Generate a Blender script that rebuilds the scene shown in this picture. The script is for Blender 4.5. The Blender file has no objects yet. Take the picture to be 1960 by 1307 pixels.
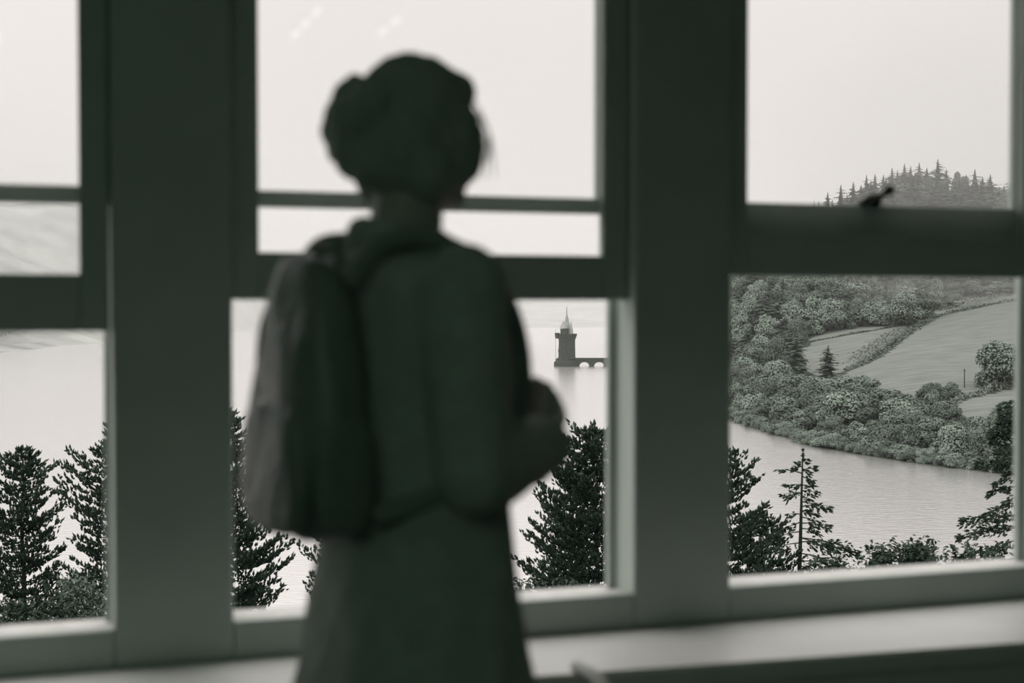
import bpy, bmesh, math, random
import numpy as np
from mathutils import Vector, Matrix, noise as mnoise

random.seed(7)
C = bpy.context.scene.collection
SC = bpy.context.scene
PI = math.pi
V = Vector

# ------------------------------------------------------------------ camera, sky, light, exposure
CAM = V((0.0, 0.0, 1.30))
F_PX = 1960 * 50.0 / 36.0
PITCH = math.radians(1.505)
cam_d = bpy.data.cameras.new('camera')
cam = bpy.data.objects.new('camera', cam_d); C.objects.link(cam)
cam.location = CAM
cam.rotation_euler = (PI / 2 - PITCH, 0, 0)
cam_d.lens = 50; cam_d.sensor_width = 36; cam_d.sensor_fit = 'HORIZONTAL'
cam_d.clip_start = 0.05; cam_d.clip_end = 9000
cam_d.dof.use_dof = True
cam_d.dof.focus_distance = 420.0
cam_d.dof.aperture_fstop = 2.7
SC.camera = cam

SC.view_settings.view_transform = 'Standard'
SC.view_settings.look = 'None'
SC.view_settings.exposure = 0.0
SC.view_settings.gamma = 1.0
SC.view_settings.use_curve_mapping = False
SC.cycles.max_bounces = 8
SC.cycles.diffuse_bounces = 4
SC.cycles.glossy_bounces = 4
SC.cycles.transparent_max_bounces = 16
SC.cycles.volume_bounces = 2
SC.cycles.use_denoising = True

world = bpy.data.worlds.new('overcast_sky'); SC.world = world
world.use_nodes = True
wn = world.node_tree; wn.nodes.clear()
w_out = wn.nodes.new('ShaderNodeOutputWorld')
w_bg = wn.nodes.new('ShaderNodeBackground')
w_tc = wn.nodes.new('ShaderNodeTexCoord')
w_sep = wn.nodes.new('ShaderNodeSeparateXYZ')
w_ramp = wn.nodes.new('ShaderNodeValToRGB')
w_noise = wn.nodes.new('ShaderNodeTexNoise')
w_mul = wn.nodes.new('ShaderNodeMapRange')
w_mix = wn.nodes.new('ShaderNodeMix'); w_mix.data_type = 'RGBA'; w_mix.blend_type = 'MULTIPLY'
# an even overcast, a little brighter towards the zenith as real overcast skies are
w_ramp.color_ramp.elements[0].position = 0.0
w_ramp.color_ramp.elements[0].color = (0.868, 0.826, 0.794, 1)
w_ramp.color_ramp.elements[1].position = 1.0
w_ramp.color_ramp.elements[1].color = (2.85, 2.72, 2.62, 1)
e = w_ramp.color_ramp.elements.new(0.22); e.color = (0.955, 0.909, 0.875, 1)
e = w_ramp.color_ramp.elements.new(0.50); e.color = (1.90, 1.81, 1.745, 1)
w_noise.inputs['Scale'].default_value = 3.0
w_noise.inputs['Detail'].default_value = 3.0
w_mul.inputs['From Min'].default_value = 0.3; w_mul.inputs['From Max'].default_value = 0.7
w_mul.inputs['To Min'].default_value = 0.975; w_mul.inputs['To Max'].default_value = 1.02
w_mix.inputs['Factor'].default_value = 1.0
L = wn.links.new
L(w_tc.outputs['Generated'], w_sep.inputs[0]); L(w_sep.outputs['Z'], w_ramp.inputs[0])
L(w_tc.outputs['Generated'], w_noise.inputs['Vector']); L(w_noise.outputs[0], w_mul.inputs['Value'])
L(w_ramp.outputs[0], w_mix.inputs['A']); L(w_mul.outputs[0], w_mix.inputs['B'])
L(w_mix.outputs['Result'], w_bg.inputs['Color']); L(w_bg.outputs[0], w_out.inputs[0])
w_bg.inputs['Strength'].default_value = 1.0

# window wall frame: s along the wall (to the right, receding), n outwards, z up
D0 = 3.2
PSI = math.radians(18.3)
CP, SP = math.cos(PSI), math.sin(PSI)
def W(s, n, z):
    return V((s * CP - n * SP, D0 + s * SP + n * CP, z))

# added soft fill light behind the camera, lifts the dark indoor tones
lamp_d = bpy.data.lights.new('room_fill_light', 'AREA')
lamp_d.shape = 'RECTANGLE'; lamp_d.size = 2.4; lamp_d.size_y = 1.2
lamp_d.energy = 10.2; lamp_d.color = (0.60, 1.0, 0.72)
lamp = bpy.data.objects.new('room_fill_light', lamp_d); C.objects.link(lamp)
lamp.location = W(-2.3, -4.2, 2.66)
lamp.rotation_euler = (math.radians(52), 0, PSI - math.radians(22))

# ------------------------------------------------------------------ helpers
def ray(px, py):
    cx = (px - 980.0) / F_PX; cy = (653.5 - py) / F_PX
    f = V((0, math.cos(PITCH), -math.sin(PITCH))); u = V((0, math.sin(PITCH), math.cos(PITCH)))
    return f + V((1, 0, 0)) * cx + u * cy
def at(px, py, Y):
    d = ray(px, py); return CAM + d * (Y / d.y)
def at_z(px, py, z):
    d = ray(px, py); return CAM + d * ((z - CAM.z) / d.z)

def mat(name, col, rough=0.6, spec=0.3, noise_amt=0.0, noise_scale=8.0, bump=0.0, bump_scale=40.0, rnd=0.0, stretch=(1, 1, 1), coords='Object'):
    m = bpy.data.materials.new(name); m.use_nodes = True
    nt = m.node_tree; b = nt.nodes['Principled BSDF']
    b.inputs['Base Color'].default_value = (*col, 1); b.inputs['Roughness'].default_value = rough
    b.inputs['Specular IOR Level'].default_value = spec
    tc = None
    def mapping():
        tc = nt.nodes.new('ShaderNodeTexCoord'); mp = nt.nodes.new('ShaderNodeMapping')
        mp.inputs['Scale'].default_value = stretch
        nt.links.new(tc.outputs[coords], mp.inputs[0]); return mp.outputs[0]
    if noise_amt > 0 or rnd > 0:
        hs = nt.nodes.new('ShaderNodeHueSaturation'); hs.inputs['Color'].default_value = (*col, 1)
        src = None
        if noise_amt > 0:
            n = nt.nodes.new('ShaderNodeTexNoise'); n.inputs['Scale'].default_value = noise_scale; n.inputs['Detail'].default_value = 5
            nt.links.new(mapping(), n.inputs['Vector'])
            mr = nt.nodes.new('ShaderNodeMapRange'); mr.inputs['From Min'].default_value = 0.3; mr.inputs['From Max'].default_value = 0.7
            mr.inputs['To Min'].default_value = 1 - noise_amt; mr.inputs['To Max'].default_value = 1 + noise_amt
            nt.links.new(n.outputs[0], mr.inputs['Value']); src = mr.outputs[0]
        if rnd > 0:
            oi = nt.nodes.new('ShaderNodeObjectInfo')
            mr2 = nt.nodes.new('ShaderNodeMapRange'); mr2.inputs['To Min'].default_value = 1 - rnd; mr2.inputs['To Max'].default_value = 1 + rnd
            nt.links.new(oi.outputs['Random'], mr2.inputs['Value'])
            if src is None: src = mr2.outputs[0]
            else:
                mm = nt.nodes.new('ShaderNodeMath'); mm.operation = 'MULTIPLY'
                nt.links.new(src, mm.inputs[0]); nt.links.new(mr2.outputs[0], mm.inputs[1]); src = mm.outputs[0]
        nt.links.new(src, hs.inputs['Value']); nt.links.new(hs.outputs[0], b.inputs['Base Color'])
    if bump > 0:
        n2 = nt.nodes.new('ShaderNodeTexNoise'); n2.inputs['Scale'].default_value = bump_scale; n2.inputs['Detail'].default_value = 4
        nt.links.new(mapping(), n2.inputs['Vector'])
        bp = nt.nodes.new('ShaderNodeBump'); bp.inputs['Strength'].default_value = bump; bp.inputs['Distance'].default_value = 0.02
        nt.links.new(n2.outputs[0], bp.inputs['Height']); nt.links.new(bp.outputs[0], b.inputs['Normal'])
    return m

def new_obj(name, me, m=None, parent=None, smooth=False):
    if m is not None and len(me.materials) == 0: me.materials.append(m)
    if smooth: me.polygons.foreach_set('use_smooth', [True] * len(me.polygons))
    o = bpy.data.objects.new(name, me); C.objects.link(o)
    if parent is not None: o.parent = parent
    return o
def from_bm(name, bm, m, parent=None, smooth=False):
    bm.normal_update()
    me = bpy.data.meshes.new(name); bm.to_mesh(me); bm.free()
    return new_obj(name, me, m, parent, smooth)
def from_arr(name, verts, faces, m, parent=None, smooth=False):
    me = bpy.data.meshes.new(name); me.from_pydata(verts, [], faces); me.update()
    return new_obj(name, me, m, parent, smooth)
def tag(o, label=None, cat=None, group=None, kind=None):
    if label: o['label'] = label
    if cat: o['category'] = cat
    if group: o['group'] = group
    if kind: o['kind'] = kind
    return o
def empty(name, loc=(0, 0, 0), rz=0.0, parent=None):
    o = bpy.data.objects.new(name, None); C.objects.link(o); o.empty_display_size = 0.2
    o.location = loc; o.rotation_euler = (0, 0, rz)
    if parent is not None: o.parent = parent
    return o
def wbox(bm, s0, s1, n0, n1, z0, z1, bev=0.0, skew=None):
    """box in the wall frame (world coordinates)"""
    co = []
    for z in (z0, z1):
        for (s, n) in ((s0, n0), (s1, n0), (s1, n1), (s0, n1)):
            co.append(bm.verts.new(W(s, n, z)))
    fs = [(3, 2, 1, 0), (4, 5, 6, 7), (0, 1, 5, 4), (1, 2, 6, 5), (2, 3, 7, 6), (3, 0, 4, 7)]
    faces = [bm.faces.new([co[i] for i in f]) for f in fs]
    if bev > 0:
        es = set(e for f in faces for e in f.edges)
        bmesh.ops.bevel(bm, geom=list(es), offset=bev, segments=2, affect='EDGES', profile=0.5)
def wb(name, m, parent, *boxes, bev=0.004):
    bm = bmesh.new()
    for b in boxes: wbox(bm, *b, bev=bev)
    return from_bm(name, bm, m, parent)
def tube(bm, pts, radii, seg=8, cap=True):
    pts = [V(p) for p in pts]; rings = []
    up = V((0.13, 0.31, 0.94))
    for i, p in enumerate(pts):
        a = pts[max(i - 1, 0)]; b = pts[min(i + 1, len(pts) - 1)]
        t = (b - a).normalized(); x = t.cross(up)
        if x.length < 1e-3: x = t.cross(V((1, 0, 0)))
        x.normalize(); y = t.cross(x)
        rings.append([bm.verts.new(p + (x * math.cos(2 * PI * k / seg) + y * math.sin(2 * PI * k / seg)) * radii[i]) for k in range(seg)])
    for a, b in zip(rings[:-1], rings[1:]):
        for k in range(seg): bm.faces.new((a[k], a[(k + 1) % seg], b[(k + 1) % seg], b[k]))
    if cap:
        bm.faces.new(rings[0][::-1]); bm.faces.new(rings[-1])
def lathe(bm, prof, c=(0, 0, 0), seg=24, a0=0.0):
    c = V(c); rings = []
    for (r, z) in prof:
        rings.append([bm.verts.new(c + V((r * math.cos(a0 + 2 * PI * k / seg), r * math.sin(a0 + 2 * PI * k / seg), z))) for k in range(seg)])
    for a, b in zip(rings[:-1], rings[1:]):
        for k in range(seg): bm.faces.new((a[k], a[(k + 1) % seg], b[(k + 1) % seg], b[k]))
    bm.faces.new(rings[0][::-1]); bm.faces.new(rings[-1])
def box(bm, c, h, rz=0.0, bev=0.0):
    c = V(c); co = []; ca, sa = math.cos(rz), math.sin(rz)
    for z in (-h[2], h[2]):
        for (x, y) in ((-h[0], -h[1]), (h[0], -h[1]), (h[0], h[1]), (-h[0], h[1])):
            co.append(bm.verts.new(c + V((x * ca - y * sa, x * sa + y * ca, z))))
    fs = [(3, 2, 1, 0), (4, 5, 6, 7), (0, 1, 5, 4), (1, 2, 6, 5), (2, 3, 7, 6), (3, 0, 4, 7)]
    faces = [bm.faces.new([co[i] for i in f]) for f in fs]
    if bev > 0:
        es = set(e for f in faces for e in f.edges)
        bmesh.ops.bevel(bm, geom=list(es), offset=bev, segments=2, affect='EDGES', profile=0.5)

# ------------------------------------------------------------------ materials
M_paint = mat('painted_wood', (0.46, 0.52, 0.48), 0.45, 0.4, 0.06, 5.0, 0.08, 60)
M_wall = mat('plaster', (0.55, 0.60, 0.56), 0.9, 0.2, 0.06, 4.0, 0.1, 80)
M_sill = mat('sill_paint', (0.86, 0.865, 0.84), 0.42, 0.45, 0.04, 6.0, 0.05, 30)
M_osill = mat('weathered_sill', (0.60, 0.60, 0.58), 0.8, 0.2, 0.16, 14.0, 0.3, 60)
M_floor = mat('floor_boards', (0.10, 0.11, 0.10), 0.5, 0.3, 0.2, 6.0)
M_metal = mat('dark_metal', (0.03, 0.035, 0.03), 0.35, 0.6)
M_coat = mat('wool_coat', (0.48, 0.52, 0.485), 0.95, 0.08, 0.1, 30, 0.35, 160)
M_hair = mat('hair', (0.45, 0.49, 0.455), 0.8, 0.12, 0.15, 60, 0.4, 120, stretch=(1, 1, 6))
M_skin = mat('skin', (0.46, 0.44, 0.41), 0.55, 0.35, 0.04, 30)
M_nylon = mat('pack_nylon', (0.25, 0.285, 0.26), 0.36, 0.7, 0.08, 40, 0.25, 60)
M_strap = mat('strap_webbing', (0.27, 0.31, 0.28), 0.7, 0.3, 0.1, 90)
M_boot = mat('boot_leather', (0.05, 0.055, 0.05), 0.4, 0.4)
M_cord = mat('pale_cord', (0.80, 0.81, 0.78), 0.7, 0.2)
M_eye = mat('eye_white', (0.7, 0.7, 0.68), 0.2, 0.5)
M_fillbox = mat('fill_housing', (0.6, 0.62, 0.6), 0.5, 0.3)

def glass_mat():
    m = bpy.data.materials.new('window_glass'); m.use_nodes = True; nt = m.node_tree; nt.nodes.clear()
    o = nt.nodes.new('ShaderNodeOutputMaterial'); mx = nt.nodes.new('ShaderNodeMixShader')
    tr = nt.nodes.new('ShaderNodeBsdfTransparent'); gl = nt.nodes.new('ShaderNodeBsdfGlossy'); fr = nt.nodes.new('ShaderNodeFresnel')
    tr.inputs[0].default_value = (0.99, 0.99, 0.99, 1); gl.inputs['Roughness'].default_value = 0.0
    fr.inputs[0].default_value = 1.3
    nt.links.new(fr.outputs[0], mx.inputs[0]); nt.links.new(tr.outputs[0], mx.inputs[1]); nt.links.new(gl.outputs[0], mx.inputs[2])
    nt.links.new(mx.outputs[0], o.inputs[0]); return m
M_glass = glass_mat()

# ------------------------------------------------------------------ room shell
S_POST = [(-0.867, -0.622), (0.2995, 0.548), (1.4695, 1.715)]      # three equal posts between the windows
S_WIN = [(-1.789, -0.867), (-0.622, 0.2995), (0.548, 1.4695)]
Z_BOT, Z_TOP, Z_ROOF = 0.626, 2.34, 2.75
S0, S1, N0 = -4.2, 2.9, -7.6
T = 0.14
bm = bmesh.new()
wbox(bm, S0, S1, 0.0, T, -0.2, Z_BOT - 0.082)
wbox(bm, S0, S1, 0.0, T, Z_TOP, Z_ROOF + 0.2)
wbox(bm, S0, S_WIN[0][0], 0.0, T, Z_BOT - 0.082, Z_TOP)
wbox(bm, S_POST[2][1], S1, 0.0, T, Z_BOT - 0.082, Z_TOP)
tag(from_bm('wall_front', bm, M_wall), 'painted wall below and above the row of sash windows', kind='structure')
for nm, (a, b, c, d) in {'wall_left': (S0 - 0.15, S0, N0, T), 'wall_right': (S1, S1 + 0.15, N0, T), 'wall_back': (S0 - 0.15, S1 + 0.15, N0 - 0.15, N0)}.items():
    tag(wb(nm, M_wall, None, (a, b, c, d, -0.2, Z_ROOF + 0.2), bev=0), 'plain plastered wall of the dim room', kind='structure')
tag(wb('floor', M_floor, None, (S0 - 0.15, S1 + 0.15, N0 - 0.15, T, -0.2, 0.0), bev=0), 'dark boarded floor of the dim room', kind='structure')
tag(wb('ceiling', M_wall, None, (S0 - 0.15, S1 + 0.15, N0 - 0.15, T, Z_ROOF, Z_ROOF + 0.2), bev=0), 'plain ceiling of the dim room', kind='structure')
for k, (a, b) in enumerate(S_POST):
    tag(wb('trim_%d' % (k + 1), M_paint, None, (a, b, 0.0, T, Z_BOT - 0.082, Z_TOP), bev=0.006),
        ['broad dark post between left and middle sash windows', 'broad dark post between middle and right sash windows', 'broad post right of the right sash window'][k], kind='structure')
# deep inner window board: its front edge runs out slightly wider to the right
bm = bmesh.new()
zt = Z_BOT - 0.082; zb = zt - 0.045
def fd(s): return -(0.335 + 0.062 * s)
co = [W(S0, fd(S0), zb), W(S1, fd(S1), zb), W(S1, 0.0, zb), W(S0, 0.0, zb), W(S0, fd(S0), zt), W(S1, fd(S1), zt), W(S1, 0.0, zt), W(S0, 0.0, zt)]
vs = [bm.verts.new(c) for c in co]
for f in [(3, 2, 1, 0), (4, 5, 6, 7), (0, 1, 5, 4), (1, 2, 6, 5), (2, 3, 7, 6), (3, 0, 4, 7)]: bm.faces.new([vs[i] for i in f])
bmesh.ops.bevel(bm, geom=bm.edges[:], offset=0.006, segments=2, affect='EDGES')
tag(from_bm('trim_4', bm, M_sill), 'deep pale window board running under all the windows', kind='structure')

bm = bmesh.new()
co = [W(S0, fd(S0) + .022, 0), W(S1, fd(S1) + .022, 0), W(S1, 0.0, 0), W(S0, 0.0, 0), W(S0, fd(S0) + .022, zb), W(S1, fd(S1) + .022, zb), W(S1, 0.0, zb), W(S0, 0.0, zb)]
vs = [bm.verts.new(c) for c in co]
for f in [(3, 2, 1, 0), (4, 5, 6, 7), (0, 1, 5, 4), (1, 2, 6, 5), (2, 3, 7, 6), (3, 0, 4, 7)]: bm.faces.new([vs[i] for i in f])
tag(from_bm('trim_5', bm, M_sill), 'painted panelling under the deep window board', kind='structure')
# ------------------------------------------------------------------ sash windows, lower sashes raised
def window(k, s0, s1, z_rail_lo, z_rail_hi, up_h):
    w = tag(empty('window_%d' % k, W((s0 + s1) / 2, 0.05, Z_BOT)), ['left sash window with lower sash raised', 'middle sash window with lower sash raised, tower behind', 'right sash window with lower sash raised, catch on its rail'][k - 1], kind='structure')
    bpy.context.view_layer.update(); inv = w.matrix_world.inverted()
    def P(name, m, par, *boxes, bev=0.004):
        o = wb(name, m, par, *boxes, bev=bev); o.data.transform(inv); return o
    P('bottom_rail', M_paint, w, (s0, s1, 0.0, 0.03, Z_BOT - 0.082, Z_BOT))
    # sloping outer sill
    bm = bmesh.new()
    co = [W(s0, .03, Z_BOT - .08), W(s1, .03, Z_BOT - .08), W(s1, .17, Z_BOT - .08), W(s0, .17, Z_BOT - .08),
          W(s0, .03, Z_BOT - .003), W(s1, .03, Z_BOT - .003), W(s1, .17, Z_BOT - .012), W(s0, .17, Z_BOT - .012)]
    vs = [bm.verts.new(c) for c in co]
    for f in [(3, 2, 1, 0), (4, 5, 6, 7), (0, 1, 5, 4), (1, 2, 6, 5), (2, 3, 7, 6), (3, 0, 4, 7)]: bm.faces.new([vs[i] for i in f])
    o = from_bm('outer_sill', bm, M_osill, w); o.data.transform(inv); o['label'] = 'bright weathered outer sill'
    P('head_jamb', M_paint, w, (s0, s1, 0.0, T, Z_TOP - 0.05, Z_TOP))
    for a, b in ((s0, s0 + 0.004), (s1 - (.0195 if k > 1 else .012), s1)):
        P('stop', M_paint, w, (a, b, 0.112, 0.130, Z_BOT - 0.01, Z_TOP - 0.05), bev=0.001)
    st = 0.062
    # upper sash, on the outside
    z0 = 1.548 - up_h
    us = P('upper_sash', M_paint, w, (s0 + .004, s0 + .06, .078, .111, z0, Z_TOP - .05), (s1 - .06, s1 - .004, .078, .111, z0, Z_TOP - .05),
           (s0 + .06, s1 - .06, .078, .111, z0, z0 + up_h), (s0 + .06, s1 - .06, .078, .111, Z_TOP - .11, Z_TOP - .05))
    P('pane', M_glass, us, (s0 + .056, s1 - .056, .092, .096, z0 + up_h - .005, Z_TOP - .105), bev=0)
    # lower sash, pushed up inside it
    top = z_rail_lo + 0.86
    ls = P('lower_sash', M_paint, w, (s0 + .003, s0 + st, .038, .072, z_rail_lo, top), (s1 - st, s1 - .003, .038, .072, z_rail_lo, top),
           (s0 + st, s1 - st, .038, .072, z_rail_lo, z_rail_hi), (s0 + st, s1 - st, .038, .072, top - .045, top))
    P('pane', M_glass, ls, (s0 + st - .004, s1 - st + .004, .053, .057, z_rail_hi - .005, top - .04), bev=0)
    return w, us, inv
window(1, *S_WIN[0], 1.243, 1.362, 0.038)
window(2, *S_WIN[1], 1.309, 1.412, 0.036)
w3, us3, inv3 = window(3, *S_WIN[2], 1.368, 1.462, 0.090)
# sash catch on the right window
bm = bmesh.new()
lathe(bm, [(.030, 0), (.032, .006), (.028, .014), (.016, .020), (.010, .026)], W(.975, .085, 1.548), 16)
tube(bm, [W(.972, .080, 1.566), W(1.0, .075, 1.570), W(1.018, .07, 1.582)], [.010, .008, .008], 8)
bmesh.ops.create_icosphere(bm, subdivisions=2, radius=.0145, matrix=Matrix.Translation(W(1.022, .069, 1.586)))
o = from_bm('sash_catch', bm, M_metal, us3, True); o.data.transform(inv3); o['label'] = 'dark metal sash catch with knob'
# pale cord lying over the front of the window board
bm = bmesh.new()
def bsp(p, n=16):
    p = [V(x) for x in p]; out = []
    q = [p[0]] + p + [p[-1]]
    for i in range(1, len(q) - 2):
        for j in range(n):
            t = j / n; a, b, c, d = q[i - 1], q[i], q[i + 1], q[i + 2]
            out.append(.5 * ((2 * b) + (c - a) * t + (2 * a - 5 * b + 4 * c - d) * t * t + (3 * b - a - 3 * c + d) * t ** 3))
    out.append(p[-1]); return out
def board_pt(s, n, dz=0.016): return W(s, n, zt + dz)
pts = bsp([W(.030, -.325, zt + .013), W(.036, -.350, zt + .012), W(.046, -.40, zt + .006), W(.056, -.45, zt - .03), W(.062, -.475, zt - .12), W(.062, -.48, .2), W(.05, -.50, .03), W(.0, -.56, .014), W(-.1, -.6, .014)])
tube(bm, pts, [.014] * len(pts), 8)
tag(from_bm('cord', bm, M_cord, None, True), 'thick pale cord hanging off the window board edge', 'cord')

# unseen panel added around the fill light
bm = bmesh.new(); 
fill_o = tag(empty('fill_light_panel', W(-2.3, -4.2, 2.75), PSI), 'flat rectangular panel added for the unseen room fill light', 'lamp')
box(bm, (0, 0, -0.02), (1.25, .65, .02), bev=.006)
from_bm('housing', bm, M_fillbox, fill_o)
bm = bmesh.new(); box(bm, (0, 0, -0.046), (1.2, .6, .004)); from_bm('diffuser', bm, M_fillbox, fill_o)
def emit(name, col, st):
    m = bpy.data.materials.new(name); m.use_nodes = True; b = m.node_tree.nodes['Principled BSDF']
    b.inputs['Emission Color'].default_value = (*col, 1); b.inputs['Emission Strength'].default_value = st; return m
M_bulb = emit('lit_bulb', (1, .95, .9), 1.7)
# two bars of small ceiling bulbs behind the camera, mirrored faintly in the middle upper pane
for j, (s_, ns_) in enumerate(((.038, (-2.92, -2.683, -2.433)), (.38, (-2.745, -2.516)))):
    mid = sum(ns_) / len(ns_); r = tag(empty('ceiling_light_bar', W(s_, mid, 2.75), PSI), ['ceiling bar with three lit bulbs', 'ceiling bar with two lit bulbs'][j], 'lamp')
    bm = bmesh.new(); box(bm, (0, 0, -.235), (.014, abs(ns_[0] - ns_[-1]) / 2 + .12, .012), bev=.003); from_bm('bar', bm, M_metal, r)
    bm = bmesh.new(); tube(bm, [(0, 0, 0), (0, 0, -.225)], [.01, .01], 8); from_bm('stem', bm, M_metal, r)
    for n_ in ns_:
        bm = bmesh.new(); lathe(bm, [(.010, .036), (.014, .03), (.014, .012), (.011, .010)], (0, n_ - mid, -.285), 12); from_bm('socket', bm, M_metal, r)
        bm = bmesh.new(); bmesh.ops.create_icosphere(bm, subdivisions=2, radius=.020, matrix=Matrix.Translation((0, n_ - mid, -.295))); from_bm('bulb', bm, M_bulb, r, True)

# ------------------------------------------------------------------ lake and land
Z_W = CAM.z - 36.0
def tps_fit(P, z, lam=0.0):
    P = np.array(P, float); z = np.array(z, float); n = len(P)
    d = np.linalg.norm(P[:, None] - P[None], axis=2); K = np.where(d > 0, d * d * np.log(d + 1e-9), 0) + lam * np.eye(n)
    A = np.zeros((n + 3, n + 3)); A[:n, :n] = K; A[:n, n] = 1; A[:n, n + 1:] = P; A[n, :n] = 1; A[n + 1:, :n] = P.T
    w = np.linalg.solve(A, np.concatenate([z, [0, 0, 0]]))
    def f(x, y):
        x = np.asarray(x, float); y = np.asarray(y, float); sh = x.shape; q = np.stack([x.ravel(), y.ravel()], 1)
        out = np.empty(len(q))
        for i in range(0, len(q), 20000):
            c = q[i:i + 20000]; dd = np.linalg.norm(c[:, None] - P[None], axis=2)
            out[i:i + 20000] = (np.where(dd > 0, dd * dd * np.log(dd + 1e-9), 0)) @ w[:n] + w[n] + c @ w[n + 1:]
        return out.reshape(sh)
    return f
def pts_of(lst):
    P, Z = [], []
    for t in lst:
        if len(t) == 3: p = at(*t)
        else: p = at_z(t[0], t[1], Z_W)
        P.append((p.x, p.y)); Z.append(p.z)
    return P, Z
SHORE_R = [(1400, 803), (1450, 822), (1540, 850), (1620, 866), (1700, 878), (1800, 893), (1900, 905), (2050, 922), (2300, 945), (1365, 745), (1340, 705)]
P, Z = pts_of(SHORE_R)
for (x, y) in list(P): P.append((x - 24, y - 18)); Z.append(Z_W - 5)
LAND_R = [(1440, 760, 500), (1560, 790, 425), (1700, 812, 385), (1850, 838, 348), (1930, 850, 338), (1620, 712, 470), (1700, 745, 425), (1750, 765, 402), (1850, 752, 410), (1940, 740, 415),
          (1900, 790, 372), (1960, 775, 380), (1740, 640, 560), (1680, 690, 495), (1840, 600, 610), (1945, 578, 640), (1560, 655, 580), (1640, 620, 620), (1700, 625, 590),
          (1945, 550, 690), (1700, 560, 690), (1450, 620, 640), (1420, 700, 560), (1550, 428, 790), (1650, 402, 780), (1750, 394, 775), (1850, 394, 775), (1960, 396, 775), (2150, 392, 775),
          (1480, 455, 800), (1400, 530, 810), (1330, 650, 900), (1850, 470, 725), (1650, 470, 730), (2150, 560, 640), (2150, 760, 420), (2400, 600, 500)]
p, z = pts_of(LAND_R); P += p; Z += z
for X, Y, zz in ((330, 1000, 20), (180, 1000, 5), (420, 900, 40), (120, 1050, Z_W - 3), (60, 900, Z_W - 4)): P.append((X, Y)); Z.append(zz)
f_right = tps_fit(P, Z, 40.0)
h_right = lambda x, y: float(f_right(np.array([x]), np.array([y]))[0])

def grid_mesh(name, f, x0, x1, nx, y0, y1, ny, zmin, m, label, rough=0.0, zoff=0.0):
    xs = np.linspace(x0, x1, nx); ys = np.linspace(y0, y1, ny); Xg, Yg = np.meshgrid(xs, ys)
    Zg = np.maximum(f(Xg, Yg), zmin)
    if rough > 0:
        rng = np.random.RandomState(3); Zg = Zg + rng.normal(0, rough, Zg.shape)
    verts = np.stack([Xg.ravel(), Yg.ravel(), Zg.ravel()], 1)
    i = np.arange(nx * ny).reshape(ny, nx)
    faces = np.stack([i[:-1, :-1].ravel(), i[:-1, 1:].ravel(), i[1:, 1:].ravel(), i[1:, :-1].ravel()], 1)
    keep = (Zg.ravel()[faces] > Z_W - 3.5).any(axis=1)
    faces = faces[keep]; used = np.unique(faces); mp = -np.ones(nx * ny, int); mp[used] = np.arange(len(used))
    o = from_arr(name, verts[used].tolist(), mp[faces].tolist(), m, None, True)
    return tag(o, label, kind='structure')

M_field = mat('meadow_grass', (0.132, 0.146, 0.133), 0.95, 0.05, 0.22, 0.10, 0.0, stretch=(1.0, 5.0, 1.0))
M_slope = mat('rough_slope', (0.026, 0.036, 0.028), 0.95, 0.05, 0.3, 0.4)
M_lhill = mat('moor_slope', (0.20, 0.22, 0.20), 0.95, 0.05, 0.45, 0.02, stretch=(1, 1, 1))
M_beach = mat('shingle', (0.24, 0.25, 0.235), 0.9, 0.1, 0.2, 2.0)

hm = grid_mesh('hill_meadow', f_right, 30, 430, 200, 260, 1060, 300, Z_W - 4, M_field, 'pale meadow hillside rising behind the right bank of the lake')
M_under = mat('woodland_floor', (0.040, 0.054, 0.042), 0.95, 0.05, 0.3, 0.3)
M_rough = mat('rough_pasture', (0.105, 0.121, 0.107), 0.95, 0.05, 0.3, 0.12)
hm.data.materials.append(M_under); hm.data.materials.append(M_rough)
def outline(lst): return [(lambda p: (p.x, p.y))(at(*t)) for t in lst]
# field outlines on the ground, world metres
F_MEADOW = [outline(o) for o in (
    [(1612, 722, 465), (1700, 680, 510), (1745, 640, 560), (1795, 611, 600), (1850, 594, 620), (1960, 573, 650), (2150, 560, 660), (2200, 740, 430), (1945, 742, 414), (1860, 752, 409), (1835, 762, 404), (1800, 792, 385), (1765, 800, 385), (1750, 772, 398), (1700, 748, 422)],
    [(1530, 665, 570), (1545, 640, 600), (1640, 618, 622), (1738, 620, 600), (1728, 638, 565), (1690, 668, 520), (1640, 700, 482), (1600, 718, 470), (1540, 700, 520)],
    [(1805, 797, 378), (1850, 767, 396), (1940, 744, 412), (2200, 735, 430), (2200, 810, 360), (1930, 806, 362), (1870, 815, 362)])]
F_ROUGH = [outline(o) for o in ([(1738, 625, 590), (1780, 595, 640), (1830, 575, 665), (1950, 548, 692), (2200, 540, 700), (2150, 562, 660), (1960, 575, 650), (1850, 596, 620), (1795, 613, 600)],)]
def inside(x, y, poly):
    c = False; j = len(poly) - 1
    for i in range(len(poly)):
        (xi, yi), (xj, yj) = poly[i], poly[j]
        if (yi > y) != (yj > y) and x < (xj - xi) * (y - yi) / (yj - yi) + xi: c = not c
        j = i
    return c
mi = []
for pl in hm.data.polygons:
    x, y, _ = pl.center
    mi.append(0 if any(inside(x, y, q) for q in F_MEADOW) else 2 if any(inside(x, y, q) for q in F_ROUGH) else 1)
hm.data.polygons.foreach_set('material_index', mi)
def f_near(x, y):
    d = y + 0.12 * np.abs(x) - 4
    shore = 132 - 0.35 * np.maximum(x - 10, 0) * 0 
    z = -2.0 - 0.246 * d
    # to the right the near slope runs on as a shoulder towards the right bank
    return z + 0.0010 * np.maximum(x - 30, 0) ** 2 + 0.35 * np.sin(x * .23) * np.sin(y * .19)
grid_mesh('ground', f_near, -90, 130, 74, 4.2, 175, 70, Z_W - 4, M_slope, 'dark rough slope dropping from the house to the lake')
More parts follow.
